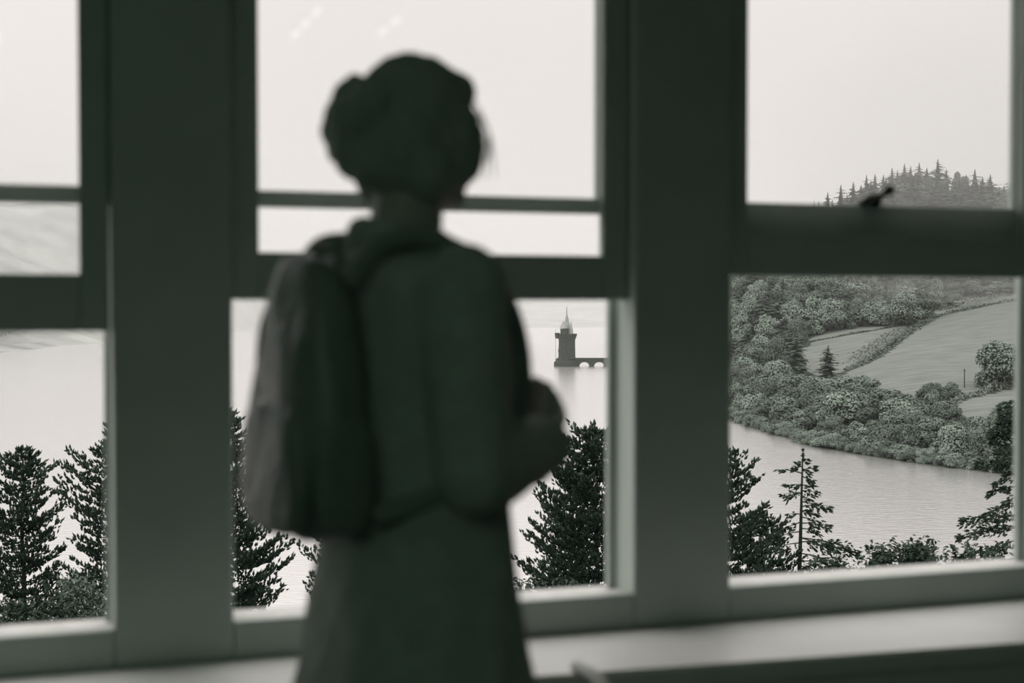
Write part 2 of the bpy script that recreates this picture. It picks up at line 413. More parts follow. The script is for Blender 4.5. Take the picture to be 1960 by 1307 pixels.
# left hills
P, Z = pts_of([(0, 675), (100, 663), (210, 650), (330, 637), (450, 627), (-250, 712), (-600, 780), (620, 622)])
for (x, y) in list(P): P.append((x + 60, y - 40)); Z.append(Z_W - 6)
p, z = pts_of([(0, 386, 1950), (150, 392, 1980), (300, 425, 2050), (470, 478, 2150), (640, 540, 2300), (-300, 372, 1850), (-700, 360, 1700), (0, 560, 1420), (150, 560, 1600), (-300, 560, 1200), (300, 570, 1850), (480, 575, 2200)])
P += p; Z += z
for X, Y, zz in ((-900, 2700, 120), (-400, 2700, 60), (0, 2600, 0)): P.append((X, Y)); Z.append(zz)
f_left = tps_fit(P, Z, 200.0)
def f_left_r(x, y):
    z = f_left(x, y)
    return z + np.where(z > Z_W + 4, 5 * np.sin(x * .021 + 1) * np.sin(y * .017) + 3.0 * np.sin(x * .06) * np.sin(y * .05), 0)
grid_mesh('hill_west', f_left_r, -1300, 10, 130, 800, 2700, 150, Z_W - 4, M_lhill, 'misty wooded hill along the left shore of the lake')
P, Z = pts_of([(640, 621), (760, 624), (900, 627), (1060, 627), (1200, 626), (1330, 620)])
for (x, y) in list(P): P.append((x, y - 60)); Z.append(Z_W - 6)
p, z = pts_of([(560, 528, 3100), (800, 545, 3100), (1000, 552, 3100), (1160, 556, 3100), (1350, 540, 3000), (1560, 500, 2900), (800, 590, 2600), (1060, 592, 2600), (1250, 585, 2600)])
P += p; Z += z
f_far = tps_fit(P, Z, 400.0)
grid_mesh('hill_distant', f_far, -620, 800, 90, 2080, 3300, 60, Z_W - 4, M_lhill, 'pale hill lost in mist at the far end of the lake')

# lake
def water_mat():
    m = bpy.data.materials.new('lake_water'); m.use_nodes = True; nt = m.node_tree; nt.nodes.clear()
    o = nt.nodes.new('ShaderNodeOutputMaterial'); mx = nt.nodes.new('ShaderNodeMixShader')
    df = nt.nodes.new('ShaderNodeBsdfDiffuse'); gl = nt.nodes.new('ShaderNodeBsdfGlossy')
    df.inputs[0].default_value = (0.30, 0.30, 0.295, 1); gl.inputs['Color'].default_value = (0.86, 0.85, 0.848, 1); gl.inputs['Roughness'].default_value = 0.19
    mx.inputs[0].default_value = 0.78
    ge = nt.nodes.new('ShaderNodeNewGeometry'); mp = nt.nodes.new('ShaderNodeMapping'); mp.inputs['Scale'].default_value = (0.40, 1.5, 1)
    n1 = nt.nodes.new('ShaderNodeTexNoise'); n1.inputs['Scale'].default_value = 1.0; n1.inputs['Detail'].default_value = 4
    bp = nt.nodes.new('ShaderNodeBump'); bp.inputs['Strength'].default_value = 0.55; bp.inputs['Distance'].default_value = 0.14
    nt.links.new(ge.outputs['Position'], mp.inputs[0]); nt.links.new(mp.outputs[0], n1.inputs['Vector']); nt.links.new(n1.outputs[0], bp.inputs['Height'])
    nt.links.new(bp.outputs[0], gl.inputs['Normal'])
    nt.links.new(mx.outputs[0], o.inputs[0]); nt.links.new(df.outputs[0], mx.inputs[1]); nt.links.new(gl.outputs[0], mx.inputs[2]); return m
M_water = water_mat()
bm = bmesh.new()
vs = [bm.verts.new(c) for c in ((-1400, 60, Z_W), (900, 60, Z_W), (1100, 3400, Z_W), (-1600, 3400, Z_W))]; bm.faces.new(vs)
tag(from_bm('lake', bm, M_water), 'calm pale lake stretching away between the hills', kind='structure')

# haze: thin air over the whole valley, a mist bank further up the lake
def haze(name, x0, x1, y0, y1, z0, z1, dens, label):
    m = bpy.data.materials.new(name); m.use_nodes = True; nt = m.node_tree; nt.nodes.clear()
    o = nt.nodes.new('ShaderNodeOutputMaterial'); v = nt.nodes.new('ShaderNodeVolumeScatter')
    v.inputs['Color'].default_value = (1, 1, 1, 1); v.inputs['Density'].default_value = dens * 0.72
    ab = nt.nodes.new('ShaderNodeVolumeAbsorption'); ab.inputs['Color'].default_value = (0, 0, 0, 1); ab.inputs['Density'].default_value = dens * 0.28
    ad = nt.nodes.new('ShaderNodeAddShader'); nt.links.new(v.outputs[0], ad.inputs[0]); nt.links.new(ab.outputs[0], ad.inputs[1])
    v.inputs['Anisotropy'].default_value = 0.0
    nt.links.new(ad.outputs[0], o.inputs['Volume'])
    bm = bmesh.new(); box(bm, ((x0 + x1) / 2, (y0 + y1) / 2, (z0 + z1) / 2), ((x1 - x0) / 2, (y1 - y0) / 2, (z1 - z0) / 2))
    return tag(from_bm(name, bm, m), label, kind='stuff')
haze('haze', -1500, 1000, 200, 3350, Z_W - 8, 190, 0.00010, 'thin grey haze over the whole lake valley')
haze('mist', -1480, 990, 850, 3340, Z_W - 7, 185, 0.0006, 'paler mist filling the far end of the valley')

haze('hill_mist', 150, 560, 560, 845, 2, 130, 0.0013, 'low grey cloud drifting over the hilltop wood')
# ------------------------------------------------------------------ foliage
M_leaf = [mat('oak_leaves', (0.165, 0.205, 0.172), 0.8, 0.12, 0.25, 0.35, rnd=0.4), mat('fir_needles_far', (0.065, 0.09, 0.07), 0.85, 0.1, 0.2, 0.3, rnd=0.25)]
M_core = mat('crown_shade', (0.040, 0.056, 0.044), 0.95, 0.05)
M_bark = mat('bark', (0.026, 0.037, 0.029), 0.9, 0.1, 0.3, 6.0)
M_near = mat('pine_needles', (0.019, 0.035, 0.024), 0.7, 0.2, 0.3, 1.2)
M_near2 = mat('young_leaves', (0.085, 0.115, 0.09), 0.7, 0.2, 0.3, 1.2)
M_bush = mat('shrub_leaves', (0.030, 0.049, 0.035), 0.7, 0.2, 0.3, 1.5)

def crown_mesh(name, rng, n_lump, n_leaf, leaf, low=.20):
    """a broadleaf crown of unit size: lumpy boughs covered with leaf sprays; base z 0, height 1, radius about .5"""
    verts, faces, mats = [], [], []
    lumps = []
    for i in range(n_lump):
        t = rng.random(); a = rng.uniform(0, 2 * PI)
        zc = low + (0.80 - low) * t
        rr = 0.34 * math.sqrt(max(0.05, 1 - ((zc - .21 - low) / 0.50) ** 2)) * rng.uniform(0.75, 1.08)
        lumps.append((V((rr * math.cos(a), rr * math.sin(a), zc)), rng.uniform(0.13, 0.23)))
    lumps.append((V((0, 0, .36 + low * .4)), .32))
    bm = bmesh.new()
    for c, r in lumps:
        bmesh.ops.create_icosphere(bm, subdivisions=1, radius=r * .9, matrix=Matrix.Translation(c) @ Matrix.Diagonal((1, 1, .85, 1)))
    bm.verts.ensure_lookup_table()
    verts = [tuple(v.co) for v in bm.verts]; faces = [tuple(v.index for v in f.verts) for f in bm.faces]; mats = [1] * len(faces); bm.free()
    tot = sum(r * r for _, r in lumps)
    for c, r in lumps:
        for _ in range(int(n_leaf * r * r / tot)):
            while True:
                d = V((rng.gauss(0, 1), rng.gauss(0, 1), rng.gauss(0, 1)))
                if d.length > .1: break
            d.normalize()
            if d.z < -0.5 and rng.random() < .6: continue
            p = c + V((d.x * r, d.y * r, d.z * r * .88)) * rng.uniform(.9, 1.12)
            if any((p - c2).length < r2 * .82 for c2, r2 in lumps if c2 is not c): continue
            if p.z < 0.03: continue
            nrm = (d * 1.0 + V((0, 0, .30)) + V((rng.gauss(0, .35), rng.gauss(0, .35), rng.gauss(0, .35)))).normalized()
            x = nrm.orthogonal().normalized(); x = Matrix.Rotation(rng.uniform(0, 6.28), 3, nrm) @ x; y = nrm.cross(x)
            s = leaf * rng.uniform(.6, 1.3); k = len(verts)
            for (u, v, w) in ((-1, -.5, -.25), (.2, -.8, 0), (1, .1, -.3), (.1, .8, 0)):
                verts.append(tuple(p + x * u * s + y * v * s + nrm * w * s))
            faces.append((k, k + 1, k + 2, k + 3)); mats.append(0)
    me = bpy.data.meshes.new(name); me.from_pydata(verts, [], faces); me.update()
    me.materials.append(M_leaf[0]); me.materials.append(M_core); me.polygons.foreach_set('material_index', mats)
    return me
def conifer_mesh(name, rng, n_whorl, n_leaf, sparse=0.0):
    """a far conifer of unit height, radius about .2: drooping tiers of needle sprays round a leader"""
    verts, faces, mats = [], [], []
    for i in range(n_whorl):
        t = (i + rng.uniform(-.3, .3)) / n_whorl; t = min(max(t, 0), 1); zc = .06 + .92 * t
        R = .21 * min(1, (1 - t) * 3.6) ** .8 * (1 - .36 * t) + .010
        nb = max(3, int(9 * (1 - t * .6)))
        for b in range(nb):
            if rng.random() < sparse: continue
            a = rng.uniform(0, 2 * PI); L_ = R * rng.uniform(.65, 1.15); dr = rng.uniform(.1, .45)
            for q in range(n_leaf):
                u = (q + rng.random()) / n_leaf; w = L_ * .28 * (1.1 - u * .7)
                c = V((math.cos(a) * L_ * u, math.sin(a) * L_ * u, zc - dr * L_ * u + .1 * L_ * u * u))
                side = V((-math.sin(a), math.cos(a), 0)); out = V((math.cos(a), math.sin(a), -dr)); k = len(verts)
                roll = V((0, 0, rng.uniform(-.4, .4)))
                for pnt in (c - side * w - roll * w, c + out * w * .9 - V((0, 0, w * .3)), c + side * w + roll * w, c - out * w * .5 + V((0, 0, w * .4))): verts.append(tuple(pnt))
                faces.append((k, k + 1, k + 2)); faces.append((k, k + 2, k + 3)); mats += [0, 0]
    k = len(verts)
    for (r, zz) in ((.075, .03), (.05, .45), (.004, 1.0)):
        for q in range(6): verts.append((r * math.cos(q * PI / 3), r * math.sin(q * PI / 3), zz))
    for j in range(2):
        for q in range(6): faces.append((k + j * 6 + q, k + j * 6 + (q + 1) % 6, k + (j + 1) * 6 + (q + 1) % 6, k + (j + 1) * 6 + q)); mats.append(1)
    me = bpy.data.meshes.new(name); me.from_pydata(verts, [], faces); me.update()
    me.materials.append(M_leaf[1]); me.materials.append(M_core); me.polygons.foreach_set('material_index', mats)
    return me
rg = random.Random(11)
CROWN = [crown_mesh('broadleaf_crown', rg, rg.randint(11, 15), 4300, .029) for _ in range(6)]
ROUND = crown_mesh('round_crown', rg, 26, 5200, .027, .10)
LOW = [crown_mesh('low_crown', rg, rg.randint(11, 15), 4300, .029, .06) for _ in range(6)]
CONE = [conifer_mesh('conifer_crown', rg, 26, 5, .05), conifer_mesh('conifer_crown', rg, 22, 5, .2), conifer_mesh('conifer_crown', rg, 17, 5, .4)]
def trunk_mesh(r, h):
    bm = bmesh.new(); tube(bm, [(0, 0, -.06), (0.01, 0, h * .5), (0, .01, h)], [r * 1.25, r, r * .5], 7)
    bm.normal_update(); me = bpy.data.meshes.new('trunk'); bm.to_mesh(me); bm.free(); me.materials.append(M_bark); return me
TRUNK_B = trunk_mesh(.035, .4); TRUNK_C = trunk_mesh(.014, .9)

def ground_hit(px, py, f=h_right, y0=285, y1=1000):
    d = ray(px, py); prev = None
    ys = np.arange(y0, y1, 4.0); xs = CAM.x + d.x / d.y * ys; zs = CAM.z + d.z / d.y * ys
    g = f_right(xs, ys); hit = np.nonzero(zs <= g)[0]
    if len(hit) == 0: return None
    i = hit[0]; return V((xs[i], ys[i], g[i]))
def far_tree(loc, h, w, kind, label, cat='tree', group=None, name=None):
    """w is the full crown width, h the full height"""
    me = rg.choice(CROWN) if kind == 'b' else rg.choice(LOW) if kind == 'l' else ROUND if kind == 'r' else CONE[{'c': 0, 'd': 1, 's': 2}[kind]]
    r = tag(empty(name or {'b': 'broadleaf_tree', 'l': 'broadleaf_tree', 'r': 'broadleaf_tree', 'c': 'conifer_tree', 'd': 'conifer_tree', 's': 'conifer_tree'}[kind], loc, rg.uniform(0, 6.28)), label, cat, group)
    r.scale = (w, w, h) if kind in 'blr' else (w / .42, w / .42, h)
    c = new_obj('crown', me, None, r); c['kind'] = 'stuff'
    if cat == 'tree': new_obj('trunk', TRUNK_B if kind in 'blr' else TRUNK_C, None, r)
    return r
def px_tree(x, yt, yb, w, kind, label, group=None, cat='tree', name=None, dY=0.0):
    p = ground_hit(x, yb)
    if p is None: return None
    if dY: p = V((p.x * (1 + dY / p.y), p.y + dY, 0)); p.z = h_right(p.x, p.y)
    top = at(x, yt, p.y); h = max(top.z - p.z, 2.0); ww = w / F_PX * p.y
    return far_tree(p - V((0, 0, .3)), h + .3, ww, kind, label, cat, group, name)
def c1(x): return 1380 + x * .3213
def c1y(y): return 500 + y * .3213
# --- singled-out trees across the water (coordinates read on the photograph)
px_tree(1912, 646, 740, 94, 'r', 'large round dark tree standing alone at the meadow edge by the window jamb')
px_tree(1783, 728, 798, 62, 'r', 'round bushy tree left of the pole at the foot of the meadow')
px_tree(1820, 729, 764, 44, 'l', 'small round tree close against the pole in the meadow')
px_tree(1585, 660, 722, 50, 'c', 'pointed conifer standing alone against the lower left meadow')
px_tree(1525, 632, 725, 58, 'c', 'tall dark conifer at the left edge of the meadow')
px_tree(1708, 732, 815, 96, 'b', 'broad domed tree on the bank right of centre, crown against the meadow')
px_tree(1608, 742, 826, 96, 'b', 'pale rounded tree at the front of the bank below the lone conifer')
px_tree(1590, 716, 776, 112, 'b', 'wide dark tree on the bank behind the pale rounded one')
px_tree(1810, 552, 590, 36, 'b', 'lone pale shrub on the upper slope beside the woodland edge', cat='shrub', name='shrub')
G_BANK = 'trees along the right bank'
bank = [(230, 880, 965, 170), (330, 950, 1000, 120), (420, 850, 985, 160), (880, 985, 1092, 180), (960, 1035, 1105, 120), (1100, 915, 1060, 200), (1120, 1015, 1118, 140), (1270, 935, 1130, 220),
        (1380, 960, 1150, 170), (1450, 915, 1150, 240), (1560, 930, 1165, 200), (1660, 900, 1170, 180), (340, 590, 810, 190), (180, 630, 800, 140), (90, 600, 770, 110), (480, 700, 950, 190), (330, 755, 950, 180),
        (200, 755, 930, 150), (110, 800, 915, 100), (560, 850, 1010, 170), (700, 930, 1062, 150), (790, 960, 1075, 130), (1040, 820, 1010, 230), (890, 820, 1010, 200), (800, 780, 950, 170), (640, 790, 990, 170),
        (1190, 900, 1080, 150), (1330, 900, 1040, 160), (1530, 1000, 1175, 130), (1230, 1050, 1140, 120), (1360, 1070, 1160, 130), (280, 680, 860, 150), (440, 640, 800, 150), (60, 700, 850, 110), (140, 560, 700, 130),
        (1700, 1020, 1190, 160), (1000, 980, 1080, 150), (470, 900, 1015, 130), (150, 870, 930, 110), (610, 960, 1040, 110), (856, 688, 850, 200), (780, 684, 830, 170), (720, 680, 800, 140), (920, 760, 880, 150)]
ORD = 'first second third fourth fifth sixth seventh eighth ninth tenth eleventh twelfth thirteenth fourteenth fifteenth sixteenth seventeenth eighteenth nineteenth twentieth'.split()
def ordinal(i):
    if i < 20: return ORD[i]
    return ('twenty', 'thirty', 'forty', 'fifty', 'sixty')[(i + 1) // 10 - 2] + '-' + ORD[(i + 1) % 10 - 1] if (i + 1) % 10 else ('thirtieth', 'fortieth', 'fiftieth', 'sixtieth')[(i + 1) // 10 - 3]
for (x, a, b, w) in bank:
    px_tree(c1(x), c1y(a - 14), c1y(b), w * .3213 * 1.25, 'l', 'leafy broadleaf tree in the dense belt along the right bank', G_BANK)
def lerp_tab(tab, x):
    for (a, ya), (b, yb) in zip(tab[:-1], tab[1:]):
        if a <= x <= b: return ya + (yb - ya) * (x - a) / (b - a)
    return tab[-1][1] if x > tab[-1][0] else tab[0][1]
SH_TAB = [(1380, 790), (1400, 803), (1450, 822), (1540, 850), (1620, 866), (1700, 878), (1800, 893), (1900, 905), (1990, 916)]
UP_TAB = [(1380, 690), (1420, 700), (1520, 735), (1600, 765), (1640, 775), (1740, 800), (1800, 812), (1870, 828), (1990, 830)]
for i in range(42):
    x = rg.uniform(1395, 1960); t = rg.random(); yb = lerp_tab(UP_TAB, x) * (1 - t) + (lerp_tab(SH_TAB, x) - 8) * t
    hp = rg.uniform(58, 84) * (.8 + .2 * t)
    px_tree(x, yb - hp, yb, hp * rg.uniform(.85, 1.25), 'l', 'leafy broadleaf tree in the dense belt along the right bank', G_BANK)
for t_ in [o for o in bpy.data.objects if o.get('group') == G_BANK and o.get('category')]:
    d_ = t_.location - CAM; t_['px'] = d_.x / d_.y; t_['row'] = t_.location.z - Z_W
bank_t = sorted([o for o in bpy.data.objects if o.get('group') == G_BANK], key=lambda o: o['row'])
for r_, nm_ in enumerate(('front row by the water', 'middle row', 'back row')):
    part_ = bank_t[len(bank_t) * r_ // 3:len(bank_t) * (r_ + 1) // 3]
    for i_, o in enumerate(sorted(part_, key=lambda o: o['px'])): o['label'] = '%s tree from left, %s of the right bank' % (ordinal(i_), nm_)
for o in bank_t: del o['px']; del o['row']
G_WB = 'bushes overhanging the water of the right bank'
xs_ = [1392 + 8.6 * i + rg.uniform(-2, 2) for i in range(66)]
for i, x in enumerate(xs_):
    hp = rg.uniform(20, 34); px_tree(x, lerp_tab(SH_TAB, x) - 3 - hp, lerp_tab(SH_TAB, x) - 3, hp * rg.uniform(1.2, 1.7), 'l', '%s bush from the left along the right bank waterline' % ordinal(i), G_WB, 'shrub', 'shrub')
G_WOOD = 'trees of the wood left of the meadow'
wood = [(150, 400, 640, 150, 'c'), (240, 430, 620, 150, 'b'), (330, 430, 660, 150, 'b'), (120, 480, 640, 130, 'b'), (400, 430, 640, 130, 'c'), (500, 290, 445, 170, 'b'), (560, 200, 440, 190, 'b'), (650, 210, 420, 190, 'b'),
        (740, 220, 400, 170, 'b'), (830, 250, 385, 160, 'b'), (900, 190, 380, 200, 'b'), (990, 200, 380, 190, 'b'), (1080, 170, 385, 210, 'b'), (1170, 160, 350, 200, 'b'), (250, 200, 470, 170, 'c'), (330, 180, 470, 160, 'd'),
        (410, 230, 460, 150, 'b'), (180, 170, 450, 150, 'b'), (110, 150, 430, 150, 'd'), (120, 300, 520, 150, 'b'), (280, 310, 520, 170, 'b'), (460, 330, 520, 140, 'b'), (210, 520, 700, 120, 'd'), (60, 420, 640, 110, 'c'),
        (380, 330, 500, 150, 'c'), (70, 220, 480, 120, 'b'), (1250, 140, 290, 150, 'b'), (1130, 110, 260, 170, 'b'), (980, 110, 270, 170, 'b'), (820, 120, 290, 180, 'b'), (660, 120, 300, 170, 'b'), (520, 130, 310, 170, 'b'),
        (380, 110, 300, 160, 'b'), (240, 100, 300, 160, 'b'), (1390, 120, 230, 130, 'b'), (1480, 110, 205, 160, 'b'), (1570, 130, 195, 130, 'b'), (1650, 115, 190, 160, 'b'), (1740, 100, 190, 150, 'b')]
for (x, a, b, w, k) in wood:
    px_tree(c1(x), c1y(a), c1y(b), w * .3213 * 1.2, k if k != 'b' else 'l', 'hazy tree in the wood on the slope left of the meadow', G_WOOD)
WD_TAB = [(1380, 720), (1450, 705), (1530, 660), (1545, 640), (1640, 615), (1700, 622), (1745, 618), (1780, 592), (1830, 574), (1950, 548), (1990, 545)]
for i in range(110):
    x = rg.uniform(1392, 1790) if i < 90 else rg.uniform(1780, 1970); lo = lerp_tab(WD_TAB, x) - 3; yb = rg.uniform(min(548, lo - 4), lo)
    hp = rg.uniform(34, 56); px_tree(x, yb - hp, yb, hp * rg.uniform(.75, 1.1), rg.choice('lllllcd'), 'hazy tree in the wood on the slope left of the meadow', G_WOOD)
# --- ridge trees on the skyline
G_RIDGE = 'conifers along the hilltop skyline'
ridge = [(575, 472, 20, 's'), (602, 448, 26, 's'), (632, 452, 26, 's'), (690, 395, 48, 's'), (720, 440, 34, 'd'), (775, 350, 60, 's'), (815, 410, 50, 'd'), (855, 330, 58, 'd'), (905, 350, 60, 'd'), (940, 285, 62, 's'), (968, 320, 60, 'd'),
         (995, 280, 62, 'd'), (1050, 285, 70, 'd'), (1105, 240, 70, 'd'), (1140, 255, 70, 'd'), (1185, 215, 78, 'd'), (1225, 228, 66, 'c'), (1280, 208, 84, 'd'), (1330, 240, 80, 'd'), (1400, 185, 96, 'd'), (1455, 250, 80, 'd'),
         (1530, 240, 130, 'b'), (1585, 285, 80, 'd'), (1640, 250, 90, 's'), (1690, 300, 80, 'd'), (1740, 285, 90, 'd'), (1800, 365, 70, 'd'), (1830, 355, 60, 'd'), (1900, 300, 120, 'd'), (1960, 290, 110, 'c'), (2040, 280, 120, 'd')]
for ir, (x, a, w, k) in enumerate(ridge):
    X = 1380 + x * .2959; yt = 250 + a * .2959; Y = 775 + rg.uniform(-12, 14)
    pb = at(X, 400, Y); pb.z = h_right(pb.x, pb.y) - .5
    far_tree(pb, at(X, yt, Y).z - pb.z, w * .2959 / F_PX * Y * (2.3 if k != 'b' else .9), k, '%s conifer from the left on the misty hilltop skyline' % ordinal(ir) if k != 'b' else 'rounded tree among conifers on the misty hilltop skyline', 'tree', G_RIDGE if k != 'b' else None)
TIP = [(1545, 399), (1580, 385), (1620, 366), (1660, 342), (1700, 322), (1760, 318), (1830, 326), (1890, 340), (1950, 346), (2060, 340)]
for i in range(95):
    X = rg.uniform(1550, 2030) if i < 75 else rg.uniform(1680, 1900); Y = rg.uniform(740, 772)
    pb = at(X, 410, Y); pb.z = h_right(pb.x, pb.y) - .5
    h_ = at(X, lerp_tab(TIP, X) + rg.uniform(12, 46) * min(1, max(.12, (X - 1545) / 110)), Y).z - pb.z
    if h_ < 3: continue
    far_tree(pb, h_, h_ * rg.uniform(.45, .7) + 2, rg.choice('lddcl'), 'grey tree in the misty wood below the hilltop skyline', 'tree', 'trees of the misty hilltop wood')
for i in range(60):
    X = rg.uniform(1400, 1990); Y = rg.uniform(690, 735)
    pb = at(X, 480, Y); pb.z = h_right(pb.x, pb.y) - .5
    far_tree(pb, rg.uniform(10, 15), rg.uniform(8, 11), rg.choice('llc'), 'grey tree in the misty wood below the hilltop skyline', 'tree', 'trees of the misty hilltop wood')
# --- left shore trees
G_LS = 'trees along the misty left shore'
for i in range(64):
    t = i / 63.0; x = -60 + 540 * t; y = 678 - 57 * t ** .85
    p = at_z(x, y - 4, Z_W); p += V((-8, 14, 0)); zz = float(f_left(np.array([p.x]), np.array([p.y]))[0]); p.z = max(zz, Z_W) - .5
    far_tree(p, rg.uniform(7, 13), rg.uniform(9, 14), 'b', 'pale misty tree lining the left shore of the lake', 'tree', G_LS)

# --- hedges, pole, beach on the right hill
def leaf_strip(name, pts, w, h, n, leaf, m, label, cat='hedge'):
    verts, faces = [], []
    pts = [V(p) for p in pts]; seg = [(a, b) for a, b in zip(pts[:-1], pts[1:])]; L_ = [(b - a).length for a, b in seg]
    for i in range(n):
        a, b = rg.choices(seg, L_)[0]; p = a.lerp(b, rg.random())
        hh = h * (.6 + .4 * math.sin(p.x * .35) * math.sin(p.y * .21 + 1)) ; t = rg.uniform(-1, 1)
        p = p + V((rg.gauss(0, w * .4), rg.gauss(0, w * .4), 0)); p.z = h_right(p.x, p.y) + rg.random() * max(hh, .3) * (1 - t * t * .5)
        nrm = V((rg.gauss(0, .6), rg.gauss(0, .6) - .3, 1)).normalized(); x = nrm.orthogonal().normalized(); y = nrm.cross(x); s = leaf * rg.uniform(.6, 1.3); k = len(verts)
        for (u, v, q) in ((-1, -.5, -.3), (.2, -.8, 0), (1, .1, -.3), (.1, .8, 0)): verts.append(tuple(p + x * u * s + y * v * s + nrm * q * s))
        faces.append((k, k + 1, k + 2, k + 3))
    o = from_arr(name, verts, faces, m); return tag(o, label, cat)
M_hedge = mat('hedge_scrub', (0.085, 0.105, 0.088), 0.9, 0.08, 0.3, 0.5)
M_hedge2 = mat('pale_scrub', (0.135, 0.155, 0.138), 0.9, 0.08, 0.3, 0.5)
def gl(*p): return [q for q in (ground_hit(x, y) for x, y in p) if q is not None]
leaf_strip('hedgerow', gl((1618, 712), (1650, 697), (1700, 668), (1735, 640), (1760, 622), (1800, 605), (1850, 594), (1960, 574)), 2.6, 1.8, 2600, .5, M_hedge, 'long dark hedge climbing diagonally across the pale meadow')
leaf_strip('hedgerow', gl((1540, 660), (1590, 648), (1640, 640), (1700, 628), (1730, 622)), 1.0, 1.2, 900, .42, M_hedge, 'thin dark hedge line across the small upper meadow')
leaf_strip('hedgerow', gl((1800, 792), (1825, 775), (1850, 760), (1890, 750), (1940, 740)), 2.2, 2.6, 1800, .4, M_hedge2, 'pale bushy hedge below the pole and the lone round tree')
leaf_strip('scrub_patch', gl((1775, 595), (1830, 580), (1880, 570), (1950, 556)), 9, 1.3, 2600, .55, M_hedge2, 'rough pale scrub above the diagonal hedge', 'scrub')
leaf_strip('scrub_patch', gl((1640, 690), (1690, 655), (1730, 630)), 7, .7, 1200, .5, M_hedge2, 'rough pale scrub left of the diagonal hedge', 'scrub')
pp = ground_hit(1846, 745)
bm = bmesh.new(); tube(bm, [pp - V((0, 0, .5)), at(1846, 706, pp.y)], [.15, .11], 8)
pole = tag(empty('utility_pole', pp), 'slim wooden pole standing at the foot of the meadow', 'pole')
o = from_bm('pole_shaft', bm, M_bark, pole); o.data.transform(Matrix.Translation(-pp))
bm = bmesh.new(); box(bm, at(1846, 708, pp.y) - pp, (.35, .06, .05)); from_bm('crossarm', bm, M_bark, pole)
# small shingle beach
bm = bmesh.new()
bp = [at_z(1852, 887, Z_W), at_z(1900, 897, Z_W), at_z(1945, 907, Z_W), at_z(1950, 896, Z_W), at_z(1905, 888, Z_W), at_z(1862, 883, Z_W)]
vt = [bm.verts.new(q + V((0, 0, .35 if i > 2 else .12))) for i, q in enumerate(bp)]; vb = [bm.verts.new(q - V((0, 0, .5))) for q in bp]
bm.faces.new(vt)
for i in range(6): bm.faces.new((vb[i], vb[(i + 1) % 6], vt[(i + 1) % 6], vt[i]))
tag(from_bm('beach', bm, M_beach), 'narrow pale shingle beach at the foot of the right bank', kind='structure')

# ------------------------------------------------------------------ straining tower and its bridge
M_stone = mat('tower_stone', (0.033, 0.043, 0.035), 0.9, 0.1, 0.2, 0.6)
M_copper = mat('pale_copper', (0.26, 0.285, 0.26), 0.6, 0.3, 0.15, 0.5)
TY = 36 * F_PX / (700 - 582)
PX = TY / F_PX
tc_ = at_z(1082, 701, Z_W); tc_.z = Z_W
tower = tag(empty('stone_tower', tc_), 'stone water tower with pointed pale roofs standing in the lake', 'tower')
def tz(y): return (701 - y) * PX
bm = bmesh.new(); lathe(bm, [(22 * PX, -2), (21.5 * PX, tz(693)), (18 * PX, tz(690)), (17.5 * PX, tz(686))], (0, 0, 0), 24); from_bm('plinth', bm, M_stone, tower)
bm = bmesh.new(); lathe(bm, [(17.5 * PX, tz(686)), (16 * PX, tz(683)), (15.5 * PX, tz(655)), (15.5 * PX, tz(651)), (18 * PX, tz(645)), (18 * PX, tz(642.5)), (15 * PX, tz(642.5))], (3 * PX, 0, 0), 24); from_bm('shaft', bm, M_stone, tower)
for k in range(16):
    a = 2 * PI * k / 16; bm = bmesh.new(); box(bm, (3 * PX + 17.2 * PX * math.cos(a), 17.2 * PX * math.sin(a), tz(641)), (.55, .8, .55), a); from_bm('merlon', bm, M_stone, tower)
bm = bmesh.new(); lathe(bm, [(8.0 * PX, tz(690)), (8.0 * PX, tz(655)), (9.6 * PX, tz(651)), (9.6 * PX, tz(649)), (7.8 * PX, tz(648)), (7.6 * PX, tz(631)), (8.2 * PX, tz(630)), (8.2 * PX, tz(629))], (-2 * PX, -9 * PX, 0), 18); from_bm('stair_turret', bm, M_stone, tower)
bm = bmesh.new(); lathe(bm, [(7.6 * PX, tz(629.5)), (5.0 * PX, tz(623)), (.2 * PX, tz(614.5))], (-2 * PX - 2 * PX, -9 * PX, 0), 14); o = from_bm('turret_roof', bm, M_copper, tower); o['label'] = 'small pale cone roof'
bm = bmesh.new(); lathe(bm, [(9.5 * PX, tz(642)), (7.6 * PX, tz(632)), (5.0 * PX, tz(619)), (2.6 * PX, tz(608)), (.3 * PX, tz(599.0))], (2.8 * PX, 2 * PX, 0), 16); o = from_bm('main_roof', bm, M_copper, tower); o['label'] = 'tall pale pointed roof'
bm = bmesh.new(); lathe(bm, [(4.8 * PX, tz(642.5)), (3.2 * PX, tz(629)), (.3 * PX, tz(615.5))], (10.5 * PX, -5 * PX, 0), 12); o = from_bm('side_roof', bm, M_copper, tower); o['label'] = 'narrow pale cone roof on the right'
bm = bmesh.new(); tube(bm, [(2.8 * PX, 2 * PX, tz(601)), (2.8 * PX, 2 * PX, tz(588))], [.22, .12], 6); from_bm('finial', bm, M_bark, tower)
bm = bmesh.new(); lathe(bm, [(3.4 * PX, tz(648)), (4.6 * PX, tz(641)), (4.6 * PX, tz(637.5)), (3.9 * PX, tz(637.5))], (-15.5 * PX, -3 * PX, 0), 12); from_bm('bartizan', bm, M_stone, tower)
bm = bmesh.new(); tube(bm, [(-18.5 * PX, -2 * PX, tz(692)), (-18.5 * PX, -2 * PX, tz(629))], [.13, .13], 6); o = from_bm('mast', bm, M_copper, tower); o['label'] = 'thin pale mast'
